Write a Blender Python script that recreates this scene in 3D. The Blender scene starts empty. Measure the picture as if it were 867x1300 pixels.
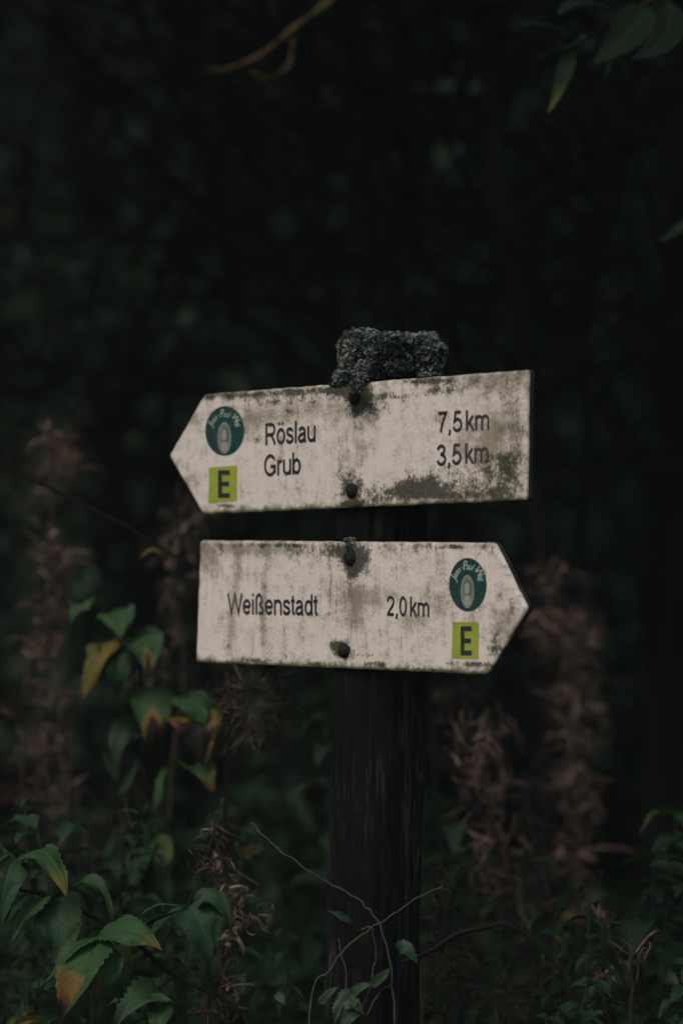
import bpy, math, random
import numpy as np
from mathutils import Vector, noise as mn
R = math.radians
LIFT_HAZE = .0020
rnd = random.Random(11)
S = bpy.context.scene
COL = S.collection
F = 4875.0                      # focal length in photo pixels
CAMD, CAMH = 4.875, 1.4

def at(px, py, Y=0.0):
    D = CAMD + Y
    return Vector(((px - 433.5) / F * D, Y, CAMH - (py - 650) / F * D))

# ------------------------------------------------------------------ objects
def props(o, label=None, cat=None, group=None, kind=None):
    if label: o['label'] = label
    if cat: o['category'] = cat
    if group: o['group'] = group
    if kind: o['kind'] = kind
    return o

def empty(name, loc=(0, 0, 0), rz=0, parent=None):
    o = bpy.data.objects.new(name, None); COL.objects.link(o)
    o.location = loc; o.rotation_euler = (0, 0, rz); o.empty_display_size = .05
    if parent: o.parent = parent
    return o

class MB:
    """collects geometry for ONE mesh object"""
    def __init__(s):
        s.v = []; s.f = []; s.w = []; s.t = []; s.uv = []; s.mi = []
    def add(s, vs, fs, w=0.0, t=0.5, uv=None, mi=0):
        b = len(s.v); n = len(vs)
        s.v.extend([tuple(p) for p in vs])
        s.f.extend([tuple(b + i for i in f) for f in fs])
        s.mi.extend([mi] * len(fs))
        s.w.extend(w if hasattr(w, '__len__') else [w] * n)
        s.t.extend(t if hasattr(t, '__len__') else [t] * n)
        s.uv.extend(uv if uv is not None else [(0, 0)] * n)
    def mesh(s, name, mats, smooth=True):
        me = bpy.data.meshes.new(name)
        me.from_pydata(s.v, [], s.f); me.update()
        for m in (mats if isinstance(mats, (list, tuple)) else [mats]): me.materials.append(m)
        me.polygons.foreach_set('use_smooth', [smooth] * len(me.polygons))
        me.polygons.foreach_set('material_index', s.mi)
        a = me.attributes.new('wither', 'FLOAT', 'POINT'); a.data.foreach_set('value', s.w)
        a = me.attributes.new('tone', 'FLOAT', 'POINT'); a.data.foreach_set('value', s.t)
        a = me.attributes.new('leafuv', 'FLOAT_VECTOR', 'POINT')
        a.data.foreach_set('vector', [c for u in s.uv for c in (u[0], u[1], 0.0)])
        return me
    def build(s, name, mats, parent=None, smooth=True):
        o = bpy.data.objects.new(name, s.mesh(name, mats, smooth)); COL.objects.link(o)
        if parent: o.parent = parent
        return o

def smooth_path(P, k=5):
    P = [Vector(p) for p in P]
    if len(P) < 3: return P
    out = []
    for i in range(len(P) - 1):
        a = P[max(i - 1, 0)]; b = P[i]; c = P[i + 1]; d = P[min(i + 2, len(P) - 1)]
        for j in range(k):
            t = j / k
            out.append(.5 * ((2 * b) + (c - a) * t + (2 * a - 5 * b + 4 * c - d) * t * t + (3 * b - a - 3 * c + d) * t ** 3))
    out.append(P[-1]); return out

def tube(mb, P, r0, r1, n=6, w=0.0, t=0.5, bump=0.0, k=4, rough=0.0, mi=0):
    P = smooth_path(P, k)
    m = len(P); vs = []; fs = []
    ref = Vector((.31, .22, .93))
    for i, p in enumerate(P):
        T = (P[min(i + 1, m - 1)] - P[max(i - 1, 0)]).normalized()
        A = T.cross(ref)
        if A.length < .05: A = T.cross(Vector((1, 0, 0)))
        A.normalize(); B = T.cross(A)
        r = r0 + (r1 - r0) * i / (m - 1)
        if bump: r *= 1 + bump * mn.noise(p * 9.0 + Vector((3, 1, 7)))
        for j in range(n):
            a = 2 * math.pi * j / n
            rr = r * (1 + rough * mn.noise(Vector((p.x * 3 + math.cos(a) * 1.7, p.z * 1.3 + math.sin(a) * 1.7, p.y + r0 * 50))))
            vs.append(p + A * math.cos(a) * rr + B * math.sin(a) * rr)
    for i in range(m - 1):
        for j in range(n):
            fs.append((i * n + j, i * n + (j + 1) % n, (i + 1) * n + (j + 1) % n, (i + 1) * n + j))
    fs.append(tuple(range(n - 1, -1, -1))); fs.append(tuple((m - 1) * n + j for j in range(n)))
    mb.add(vs, fs, w, t, mi=mi)

# a leaf along a bezier spine ------------------------------------------------
def leaf(mb, b, c, e, W, up=Vector((0, 0, 1)), fold=.25, wither=None, tone=.5, nt=12, ns=4, serr=.05, petiole=0.0, wave=.12, asym=0.0, curl=0.0, shape=1.0):
    b = Vector(b); c = Vector(c); e = Vector(e)
    vs = []; fs = []; ww = []; uv = []
    seed = rnd.random() * 50
    for i in range(nt + 1):
        t = i / nt
        p = b * (1 - t) ** 2 + c * 2 * t * (1 - t) + e * t * t
        T = ((c - b) * (1 - t) + (e - c) * t).normalized()
        sd = T.cross(up)
        if sd.length < .02: sd = T.cross(Vector((.3, 1, .1)))
        sd.normalize(); N = sd.cross(T).normalized()
        prof = (math.sin(math.pi * t ** (.62 * shape)) ** .85) * (1 - .25 * t) + .02
        if i == nt: prof = .004
        for j in range(-ns, ns + 1):
            q = j / ns
            wd = W * .5 * prof * (1 + (asym if q > 0 else -asym))
            if abs(j) == ns: wd *= 1 + serr * (2 if i % 2 else -1)
            off = sd * (q * wd) + N * (abs(q) * wd * fold * 1.6 - curl * W * q * q * prof)
            off += N * W * wave * (abs(q) ** 1.5) * mn.noise(Vector((t * 4.2 + seed, q * 1.5, seed)))
            off += N * W * .03 * math.sin(t * nt * math.pi * .9 - abs(q) * 3.0) * abs(q)
            vs.append(p + off)
            uv.append((t, q))
            if wither is None: ww.append(0.0)
            elif callable(wither): ww.append(wither(t, q))
            else: ww.append(wither * (.6 + .4 * t) + .15 * mn.noise(Vector((t * 3 + seed, q * 2, 1.0))) * (wither > .1))
    k = 2 * ns + 1
    for i in range(nt):
        for j in range(2 * ns):
            fs.append((i * k + j, i * k + j + 1, (i + 1) * k + j + 1, (i + 1) * k + j))
    mb.add(vs, fs, ww, tone, uv)

def quick_leaf(mb, p, d, L, W, droop=.5, wither=0.0, tone=.5, nt=4, ns=1, r=rnd):
    d = Vector(d).normalized()
    c = p + d * L * .55 + Vector((0, 0, L * .12 * droop))
    e = p + d * L * .95 - Vector((0, 0, L * droop))
    upv = Vector((r.uniform(-.4, .4), r.uniform(-.4, .4), 1))
    leaf(mb, p, c, e, W, upv, .22, wither, tone, nt, ns, .0, wave=.15)

def mass_leaf(mb, p, d, L, W, wither, tone, r):
    d = d.normalized(); up = Vector((r.uniform(-.5, .5), r.uniform(-.5, .5), 1)); sd = d.cross(up)
    if sd.length < .05: sd = Vector((1, 0, 0))
    sd.normalize(); N = sd.cross(d); dr = Vector((0, 0, -L * r.uniform(.05, .45)))
    m1 = p + d * L * .33 + N * L * .05; m2 = p + d * L * .68 + dr * .4
    vs = [p, m1 - sd * W * .45 + N * W * .15, m1, m1 + sd * W * .45 + N * W * .15, m2 - sd * W * .38 + N * W * .12, m2, m2 + sd * W * .38 + N * W * .12, p + d * L * .96 + dr]
    mb.add(vs, [(0, 2, 1), (0, 3, 2), (1, 2, 5, 4), (2, 3, 6, 5), (4, 5, 7), (5, 6, 7)], wither, tone, [(0, 0), (.3, -1), (.3, 0), (.3, 1), (.7, -1), (.7, 0), (.7, 1), (1, 0)])

# ------------------------------------------------------------------ materials
def new_mat(name):
    m = bpy.data.materials.new(name); m.use_nodes = True
    nt = m.node_tree; nt.nodes.clear()
    return m, nt
class NT:
    def __init__(s, nt): s.nt = nt; s.cache = {}
    def n(s, t, **k):
        x = s.nt.nodes.new(t)
        for a, b in k.items(): setattr(x, a, b)
        return x
    def val(s, sock, v):
        if isinstance(v, bpy.types.NodeSocket): s.nt.links.new(v, sock)
        elif isinstance(v, (tuple, list)) and len(v) == 3 and sock.type == 'RGBA': sock.default_value = (*v, 1)
        else: sock.default_value = v
    def math(s, op, a, b=0.0, c=None, clamp=False):
        x = s.n('ShaderNodeMath', operation=op, use_clamp=clamp)
        s.val(x.inputs[0], a); s.val(x.inputs[1], b)
        if c is not None: s.val(x.inputs[2], c)
        return x.outputs[0]
    def mix(s, f, a, b, mode='MIX'):
        x = s.n('ShaderNodeMix', data_type='RGBA', blend_type=mode)
        s.val(x.inputs[0], f); s.val(x.inputs[6], a); s.val(x.inputs[7], b)
        return x.outputs[2]
    def step(s, v, a, b, lo=0.0, hi=1.0):
        x = s.n('ShaderNodeMapRange', interpolation_type='SMOOTHSTEP')
        s.val(x.inputs[0], v); s.val(x.inputs[1], a); s.val(x.inputs[2], b); s.val(x.inputs[3], lo); s.val(x.inputs[4], hi)
        return x.outputs[0]
    def coord(s, kind='Object'):
        if kind not in s.cache: s.cache[kind] = s.n('ShaderNodeTexCoord').outputs[kind]
        return s.cache[kind]
    def noise(s, scale=5, detail=3, rough=.55, vec=None, sc=(1, 1, 1), dist=0.0, loc=(0, 0, 0)):
        mp = s.n('ShaderNodeMapping'); s.val(mp.inputs[0], vec if vec is not None else s.coord())
        mp.inputs['Scale'].default_value = sc; mp.inputs['Location'].default_value = loc
        x = s.n('ShaderNodeTexNoise'); s.nt.links.new(mp.outputs[0], x.inputs['Vector'])
        x.inputs['Scale'].default_value = scale; x.inputs['Detail'].default_value = detail
        x.inputs['Roughness'].default_value = rough; x.inputs['Distortion'].default_value = dist
        return x.outputs[0]
    def attr(s, name, out='Fac'):
        x = s.n('ShaderNodeAttribute', attribute_name=name); return x.outputs[out]
    def ramp(s, f, stops):
        x = s.n('ShaderNodeValToRGB'); e = x.color_ramp.elements
        while len(e) < len(stops): e.new(.5)
        for i, (p, c) in enumerate(stops): e[i].position = p; e[i].color = (*c, 1)
        s.val(x.inputs[0], f); return x.outputs[0]
    def bump(s, h, st=.5, d=.01):
        x = s.n('ShaderNodeBump'); s.val(x.inputs['Height'], h)
        x.inputs['Strength'].default_value = st; x.inputs['Distance'].default_value = d
        return x.outputs[0]
    def principled(s, col, rough=.6, spec=.3, nrm=None, out=True):
        x = s.n('ShaderNodeBsdfPrincipled'); s.val(x.inputs['Base Color'], col); s.val(x.inputs['Roughness'], rough)
        x.inputs['Specular IOR Level'].default_value = spec
        if nrm is not None: s.nt.links.new(nrm, x.inputs['Normal'])
        if out: s.out(x.outputs[0])
        return x.outputs[0]
    def out(s, sh):
        o = s.n('ShaderNodeOutputMaterial'); s.nt.links.new(sh, o.inputs[0])

def leaf_material(name, green, green2, rough=.42, spec=.35, trans=.22, veins=True):
    m, nt = new_mat(name); g = NT(nt)
    tone = g.attr('tone'); w = g.attr('wither'); uv = g.attr('leafuv', 'Vector')
    nz = g.noise(60, 3, .6)
    wv = g.math('ADD', w, g.math('MULTIPLY', g.math('SUBTRACT', nz, .5), g.math('MULTIPLY', g.step(w, .0, .3), .35)))
    sp = g.noise(34, 4, .7, loc=(4, 4, 4))
    wv = g.math('MAXIMUM', wv, g.step(sp, .64, .70, 0.0, .72))
    gr = g.mix(g.math('ADD', tone, g.math('MULTIPLY', g.math('SUBTRACT', nz, .5), .5), clamp=True), green, green2)
    wc = g.ramp(wv, [(0.0, (0, 0, 0)), (.34, (.055, .080, .022)), (.52, (.145, .115, .022)), (.66, (.17, .070, .020)), (.78, (.035, .016, .010)), (.9, (.008, .006, .006))])
    col = g.mix(g.step(wv, .16, .42), gr, wc)
    sx = g.n('ShaderNodeSeparateXYZ'); nt.links.new(uv, sx.inputs[0])
    aq = g.math('ABSOLUTE', sx.outputs[1])
    if veins:
        mid = g.step(aq, .0, .09, 1.0, 0.0)
        ph = g.math('SUBTRACT', g.math('MULTIPLY', sx.outputs[0], 9.0), g.math('MULTIPLY', aq, 2.6))
        sv = g.math('ABSOLUTE', g.math('SUBTRACT', g.math('FRACT', ph), .5))
        sv = g.step(sv, .0, .14, .6, 0.0)
        vein = g.math('MAXIMUM', mid, sv)
        col = g.mix(g.math('MULTIPLY', vein, .20), col, g.mix(.5, col, (.16, .17, .10)))
        nb = g.bump(g.math('ADD', g.math('MULTIPLY', vein, -1.0), g.math('MULTIPLY', nz, .4)), .5, .0015)
    else: nb = g.bump(nz, .3, .002)
    bs = g.principled(col, g.math('ADD', rough, g.math('MULTIPLY', nz, .2)), spec, nb, out=False)
    tr = g.n('ShaderNodeBsdfTranslucent'); g.val(tr.inputs[0], g.mix(.5, col, (.08, .12, .01)))
    mx = g.n('ShaderNodeMixShader'); mx.inputs[0].default_value = trans
    nt.links.new(bs, mx.inputs[1]); nt.links.new(tr.outputs[0], mx.inputs[2]); g.out(mx.outputs[0])
    return m

def simple(name, c1, c2, scale=20, rough=.8, sc=(1, 1, 1), spec=.25, bst=.6, bd=.004, tone=True, detail=5):
    m, nt = new_mat(name); g = NT(nt)
    nz = g.noise(scale, detail, .62, sc=sc)
    f = g.step(nz, .3, .7)
    if tone: f = g.math('MULTIPLY', g.math('ADD', g.math('MULTIPLY', f, .7), .3), g.math('ADD', g.math('MULTIPLY', g.attr('tone'), .75), .25))
    g.principled(g.mix(f, c1, c2), rough, spec, g.bump(nz, bst, bd)); return m

M = {}
M['leaf_teal'] = leaf_material('broad_leaf_green', (.007, .030, .012), (.034, .080, .028), rough=.5, spec=.22)
M['leaf_dark'] = leaf_material('herb_leaf_green', (.006, .022, .010), (.020, .050, .020), rough=.5, spec=.2)
M['leaf_lifted'] = leaf_material('woodland_leaf', (.022, .052, .036), (.070, .112, .068), rough=.55, spec=.3, veins=False)  # far leaves: extra light put into these paler greens
M['leaf_fern'] = leaf_material('twig_leaf_green', (.012, .038, .018), (.030, .070, .030))
M['leaf_top'] = leaf_material('shade_painted_branch_leaf', (.003, .010, .005), (.008, .022, .009), rough=.65, spec=.12)  # hanging leaves: their shade is put into the darkened greens
M['dry'] = simple('withered_foliage', (.010, .006, .004), (.36, .235, .175), 45, .85, bd=.001)
M['dry_dark'] = simple('old_withered_foliage', (.005, .003, .002), (.125, .072, .048), 45, .85, bd=.001)
M['stem_dry'] = simple('dry_stem', (.016, .010, .007), (.055, .034, .026), 60, .8, sc=(1, 1, .2), bd=.001)
M['stem_dark'] = simple('dark_stem', (.004, .0035, .003), (.018, .012, .011), 90, .8, spec=.1, sc=(1, 1, .3), bd=.001)
M['twig'] = simple('pale_twig', (.03, .025, .02), (.11, .095, .07), 150, .8, bd=.001)
M['stem_green'] = simple('green_stem', (.03, .05, .02), (.08, .10, .045), 60, .6, bd=.001)
M['bark'] = simple('dark_wet_bark', (.0015, .0021, .0020), (.006, .0085, .007), 16, .95, spec=.02, sc=(1, 1, .25), bd=.02, tone=False)
M['bark_lichen'] = simple('lichened_bark', (.010, .009, .007), (.14, .10, .032), 45, .9, spec=.08, bd=.004, tone=False)
M['soil'] = simple('leaf_litter', (.010, .014, .009), (.034, .038, .022), 9, .95, tone=False, bd=.03)
M['lichen'] = None

# post wood
m, nt = new_mat('black_weathered_wood'); g = NT(nt)
grain = g.noise(80, 6, .7, sc=(1, 1, .09), dist=1.2); fine = g.noise(330, 4, .6, sc=(1, 1, .10)); blot = g.noise(7, 3, .6, sc=(1, 1, .35), loc=(3, 1, 2))
f = g.math('MULTIPLY', g.step(grain, .47, .70), g.step(blot, .40, .66))
c = g.mix(f, (.0040, .0040, .0040), (.050, .049, .052))
c = g.mix(g.math('MULTIPLY', g.step(fine, .55, .70), g.step(blot, .48, .62)), c, (.070, .069, .068))
c = g.mix(g.math('MULTIPLY', g.step(g.noise(30, 4, .6, loc=(8, 2, 0)), .58, .72), .5), c, (.018, .028, .012))
hh = g.math('ADD', grain, g.math('MULTIPLY', fine, .5))
g.principled(c, .85, .10, g.bump(hh, 1.0, .008)); M['post'] = m

m, nt = new_mat('grey_lichen'); g = NT(nt)
nz = g.noise(160, 4, .65); tone = g.attr('tone')
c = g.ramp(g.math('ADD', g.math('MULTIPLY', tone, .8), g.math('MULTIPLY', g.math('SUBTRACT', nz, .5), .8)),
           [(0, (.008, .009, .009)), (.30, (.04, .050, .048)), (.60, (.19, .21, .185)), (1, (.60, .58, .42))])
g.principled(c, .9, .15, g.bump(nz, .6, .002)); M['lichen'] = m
M['moss'] = simple('dark_moss', (.010, .016, .006), (.045, .065, .018), 200, .95, bd=.002)
M['bolt'] = simple('grimy_bolt', (.004, .004, .004), (.024, .024, .022), 420, .85, spec=.2, bd=.001, tone=False)
M['edge'] = simple('black_board_edge', (.008, .009, .009), (.035, .038, .036), 60, .75, sc=(1, 1, .4), bd=.003, tone=False)

# ------------------------------------------------------------------ signpost geometry
YAW = 42.6
a = R(YAW)
U = Vector((math.cos(a), -math.sin(a), 0)); NN = Vector((-math.sin(a), -math.cos(a), 0))
PC = Vector((.053, 0, 1.4))                 # post axis at camera height
PF = PC + NN * .0565                          # a point of the boards' front plane
def loc2(px, py):
    """photo pixel -> (u, z) on the board plane, relative to PF"""
    dx = (px - 433.5) / F; dz = -(py - 650) / F
    t = (PF.x * NN.x + (PF.y + CAMD) * NN.y) / (dx * NN.x + NN.y)
    x = t * dx; y = -CAMD + t; z = t * dz
    return ((x - PF.x) * U.x + (y - PF.y) * U.y, z)

def grime(g, patches, streaks, seed):
    """returns (brown film, black-green growth) masks in board coordinates"""
    sx = g.n('ShaderNodeSeparateXYZ'); g.nt.links.new(g.coord(), sx.inputs[0])
    X, Z = sx.outputs[0], sx.outputs[2]
    def blob(x, z, rx, rz):
        dx = g.math('DIVIDE', g.math('SUBTRACT', X, x), rx); dz = g.math('DIVIDE', g.math('SUBTRACT', Z, z), rz)
        d = g.math('ADD', g.math('MULTIPLY', dx, dx), g.math('MULTIPLY', dz, dz))
        return g.math('DIVIDE', 1.0, g.math('ADD', 1.0, g.math('MULTIPLY', d, d)))
    tot = None; film = None
    for (px, py, wx, wy, st, kind) in patches:
        u, z = loc2(px, py)
        b = g.math('MULTIPLY', blob(u, z, wx * .00135, wy * .00098), st)
        if kind == 'f': film = b if film is None else g.math('ADD', film, b)
        else: tot = b if tot is None else g.math('ADD', tot, b)
    n1 = g.noise(55, 6, .72, loc=(seed, 0, 0)); n2 = g.noise(330, 5, .78, sc=(1, 1, .50), loc=(seed, 2, 1)); n3 = g.noise(22, 4, .6, sc=(3.0, 1, .35), loc=(seed, 5, 3))
    n4 = g.noise(620, 3, .8, sc=(1, 1, .45), loc=(seed, 7, 3)); n5 = g.noise(9, 3, .5, loc=(seed, 9, 3))
    n7 = g.noise(150, 4, .7, sc=(1, 1, .10), loc=(seed, 3, 8)); n8 = g.noise(14, 3, .6, sc=(1.2, 1, .8), loc=(seed, 1, 6))
    rag = g.math('ADD', g.math('MULTIPLY', n1, .55), g.math('ADD', g.math('MULTIPLY', n2, .55), g.math('MULTIPLY', n4, .25)))   # ~ .67 mean
    dark = g.step(g.math('ADD', tot, g.math('MULTIPLY', g.math('SUBTRACT', rag, .675), 5.2)), .45, 1.15)
    specks = g.math('MULTIPLY', g.step(g.math('ADD', g.math('MULTIPLY', n2, .6), g.math('MULTIPLY', n7, .4)), .56, .66), g.step(n5, .42, .60))
    specks = g.math('MULTIPLY', specks, .62)
    st = g.step(n3, .50, .74)
    runs = g.math('MULTIPLY', g.step(n7, .50, .66), g.step(n8, .42, .62))
    vs = g.math('ADD', g.math('MULTIPLY', st, g.step(n2, .36, .60)), g.math('MULTIPLY', runs, .75))
    ff = g.math('ADD', g.math('ADD', g.math('MULTIPLY', vs, .55), film if film is not None else 0.0), g.math('MULTIPLY', g.math('SUBTRACT', g.math('ADD', n1, g.math('MULTIPLY', n4, 1.0)), .98), 2.2))
    ff = g.math('ADD', ff, g.math('MULTIPLY', g.math('SUBTRACT', n5, .45), .5))
    ff = g.step(ff, .0, .95)
    return ff, g.math('MAXIMUM', dark, specks), X, Z, n2, n4

def board_mat(name, base, patches, seed, ink=False, rough=.55, edges=None, keep=1.0):
    m, nt = new_mat(name); g = NT(nt)
    ff, dk, X, Z, n2, n4 = grime(g, patches, None, seed)
    col = base
    col = g.mix(g.math('MULTIPLY', ff, .80 * keep), col, (.14, .112, .066) if not ink else (.075, .068, .055))
    if edges:
        (zt, st), (zb, sb) = edges                      # z = z0 + slope*x for top and bottom edge
        dt = g.math('SUBTRACT', g.math('ADD', zt, g.math('MULTIPLY', X, st)), Z)
        db = g.math('SUBTRACT', Z, g.math('ADD', zb, g.math('MULTIPLY', X, sb)))
        n6 = g.noise(70, 4, .7, sc=(1, 1, .7), loc=(seed + 4, 2, 1))
        et = g.math('MULTIPLY', g.step(g.math('ADD', dt, g.math('MULTIPLY', g.math('SUBTRACT', .5, n6), .05)), .000, .009, 1, 0), .46)
        eb = g.math('MULTIPLY', g.step(g.math('ADD', db, g.math('MULTIPLY', g.math('SUBTRACT', .5, n6), .035)), .000, .011, 1, 0), .9)
        col = g.mix(et, col, (.085, .08, .045)); col = g.mix(eb, col, (.10, .115, .032))
    col = g.mix(g.math('MULTIPLY', dk, .93 * keep), col, g.mix(g.step(n2, .44, .58), (.007, .008, .005), (.050, .056, .018)))
    g.principled(col, g.math('ADD', rough, g.math('MULTIPLY', dk, .3)), .3, g.bump(g.math('ADD', dk, g.math('MULTIPLY', n4, .3)), .35, .0012))
    return m

UP = [(285, 503, 45, 6, .75, 'd'), (330, 512, 40, 7, .45, 'd'), (370, 498, 60, 5, .85, 'd'), (318, 545, 12, 20, .5, 'f'), (350, 525, 40, 14, .5, 'f'), (333, 556, 9, 9, .55, 'd'),
      (372, 522, 22, 4, .5, 'd'), (352, 511, 4, 12, .5, 'd'), (345, 537, 16, 5, .42, 'd'), (322, 562, 8, 6, .42, 'd'), (390, 508, 28, 5, .5, 'd'), (438, 494, 30, 8, .9, 'd'), (452, 505, 15, 18, 1.2, 'd'), (455, 525, 9, 24, .55, 'd'), (490, 503, 45, 4, .62, 'd'),
      (478, 517, 22, 12, .60, 'd'), (470, 527, 10, 14, .4, 'f'), (540, 483, 30, 5, .9, 'd'), (575, 490, 45, 12, .5, 'd'), (560, 496, 14, 5, .5, 'd'), (630, 482, 45, 16, .6, 'f'), (650, 510, 16, 50, .5, 'd'), (640, 560, 26, 50, .5, 'f'),
      (652, 595, 18, 30, .66, 'd'), (628, 588, 20, 16, .52, 'd'), (600, 575, 22, 18, .40, 'f'), (575, 590, 20, 16, .44, 'd'), (492, 627, 34, 11, .78, 'd'), (560, 622, 50, 12, .50, 'd'), (615, 612, 30, 18, .46, 'd'), (533, 612, 26, 12, .45, 'd'), (532, 620, 26, 15, .76, 'd'), (585, 629, 40, 5, .62, 'd'), (640, 625, 22, 8, .55, 'd'), (446, 618, 15, 20, 1.1, 'd'),
      (440, 590, 10, 30, .4, 'f'), (458, 570, 8, 20, .3, 'f'), (450, 640, 18, 5, 1.0, 'd'), (222, 590, 9, 12, .6, 'd'), (238, 615, 13, 16, .45, 'f'), (245, 640, 10, 10, .6, 'd'), (290, 642, 12, 3.2, 1.0, 'd'),
      (245, 530, 12, 10, .4, 'f'), (320, 605, 12, 10, .35, 'd'), (300, 500, 20, 5, .5, 'f'), (420, 518, 40, 12, .35, 'f'), (560, 530, 10, 8, .3, 'f'), (610, 545, 30, 20, .3, 'f')]
LO = [(262, 705, 14, 22, .6, 'f'), (330, 698, 60, 8, .5, 'f'), (280, 697, 22, 5, .5, 'd'), (335, 692, 60, 3, .75, 'd'), (385, 700, 40, 8, .55, 'd'), (425, 700, 20, 12, .55, 'd'), (447, 706, 15, 19, 1.25, 'd'), (446, 740, 7, 26, .50, 'd'),
      (463, 716, 14, 12, .68, 'd'), (450, 724, 9, 12, .55, 'd'), (435, 825, 14, 13, 1.2, 'd'), (428, 820, 9, 7, .6, 'd'), (452, 775, 12, 40, .42, 'f'), (440, 760, 24, 30, .3, 'f'), (300, 735, 5, 50, .5, 'f'), (293, 800, 6, 40, .45, 'f'), (334, 780, 4, 50, .6, 'f'),
      (337, 738, 3, 10, .5, 'd'), (340, 700, 4, 30, .45, 'f'), (370, 715, 3, 24, .48, 'd'), (378, 725, 3, 24, .40, 'd'), (420, 777, 8, 6, .55, 'd'), (289, 820, 3.5, 3.5, .7, 'd'), (327, 838, 22, 3.5, .9, 'd'), (260, 838, 20, 4, .45, 'f'), (405, 843, 16, 3.5, .95, 'd'),
      (475, 843, 14, 4, .95, 'd'), (465, 832, 16, 3, .55, 'd'), (500, 700, 60, 6, .35, 'd'), (560, 694, 40, 4, .6, 'd'), (577, 694, 8, 3, .9, 'd'), (620, 697, 12, 9, .68, 'd'), (500, 720, 8, 10, .4, 'd'), (470, 760, 30, 12, .42, 'f'), (550, 770, 30, 20, .3, 'f'),
      (640, 735, 10, 20, .42, 'd'), (652, 765, 9, 14, .58, 'd'), (640, 795, 18, 24, .52, 'f'), (625, 800, 12, 18, .38, 'd'), (612, 845, 20, 5, .66, 'd'), (628, 825, 12, 12, .72, 'd'), (585, 842, 26, 4, .70, 'd'), (540, 850, 40, 3, .8, 'd'),
      (600, 785, 6, 10, .3, 'f'), (520, 790, 18, 14, .3, 'f'), (365, 830, 10, 4, .6, 'd')]

WHITE = (.70, .61, .545)
def edges_of(tl, tr, bl, br):
    st = (tr[1] - tl[1]) / (tr[0] - tl[0]); sb = (br[1] - bl[1]) / (br[0] - bl[0])
    return ((tl[1] - st * tl[0], st), (bl[1] - sb * bl[0], sb))
uc = [(-.2588, .154), (.290, .172), (.2875, .0143), (-.2617, -.0031), (-.3243, .0746)]      # TL TR BR BL tip (u, z-1.4)
lc = [(-.267, -.037), (.237, -.0373), (.2887, -.1159), (.2245, -.1986), (-.2745, -.1965)]   # TL TRshoulder tip BRshoulder BL

sign = empty('signpost', (.02, 0, 0))
props(sign, 'weathered black wooden signpost with two pale arrow boards and lichen on top', 'signpost')
SO = Vector((.02, 0, 0))

# post: square section, turned like the boards, leaning slightly right
def post_axis(z): return Vector((.053 + .0234 * (z - 1.4), 0, z)) - SO
pm = MB(); nz_, na = 220, 72; z0, z1 = -.3, 1.612
vs = []; fs = []
for i in range(nz_ + 1):
    z = z0 + (z1 - z0) * i / nz_
    c = post_axis(z); half = .0435 * (1.02 - .02 * z / 1.6)
    for j in range(na):
        q = (j / na * 4 + .5) % 4; side = int(q); f = (q - side) * 2 - 1
        L = [(f, -1), (1, f), (-f, 1), (-1, -f)][side]
        lx, ly = L
        rr = math.hypot(lx, ly); k = 1 if rr < 1.25 else 1.25 / rr + (1 - 1.25 / rr) * .35
        lx *= k; ly *= k
        ang = math.atan2(ly, lx)
        crack = -.016 * max(0, 1 - abs(((ang * 2.1 + .35 * mn.noise(Vector((z * 1.5, 0, 3)))) % 1.55) - .7) * 14) * (1 if mn.noise(Vector((z * 2.3, ang * 3, 9))) > -.25 else .2)
        d = .0022 * mn.noise(Vector((math.cos(ang) * 34, math.sin(ang) * 34, z * 6))) + .0045 * mn.noise(Vector((math.cos(ang) * 5, math.sin(ang) * 5, z * 1.2))) + .0018 * mn.noise(Vector((math.cos(ang) * 16, math.sin(ang) * 16, z * 3))) + crack
        h2 = half + d
        if z > 1.53: h2 *= 1 - .10 * (z - 1.53) / .08 * abs(mn.noise(Vector((ang * 2, z * 8, 0)))) * 3
        zz = z if i < nz_ else z + .012 * mn.noise(Vector((lx * 3, ly * 3, 5))) - (.03 if (lx > -.3 and lx < .9 and ly < .2) else 0)
        P = c + U * lx * h2 - NN * ly * h2; P.z = zz
        vs.append(P)
for i in range(nz_):
    for j in range(na):
        fs.append((i * na + j, i * na + (j + 1) % na, (i + 1) * na + (j + 1) % na, (i + 1) * na + j))
vs.append(post_axis(z1) + Vector((0, 0, -.035)))
for j in range(na): fs.append((nz_ * na + j, nz_ * na + (j + 1) % na, len(vs) - 1))
pm.add(vs, fs); pm.build('post', M['post'], sign)

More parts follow.
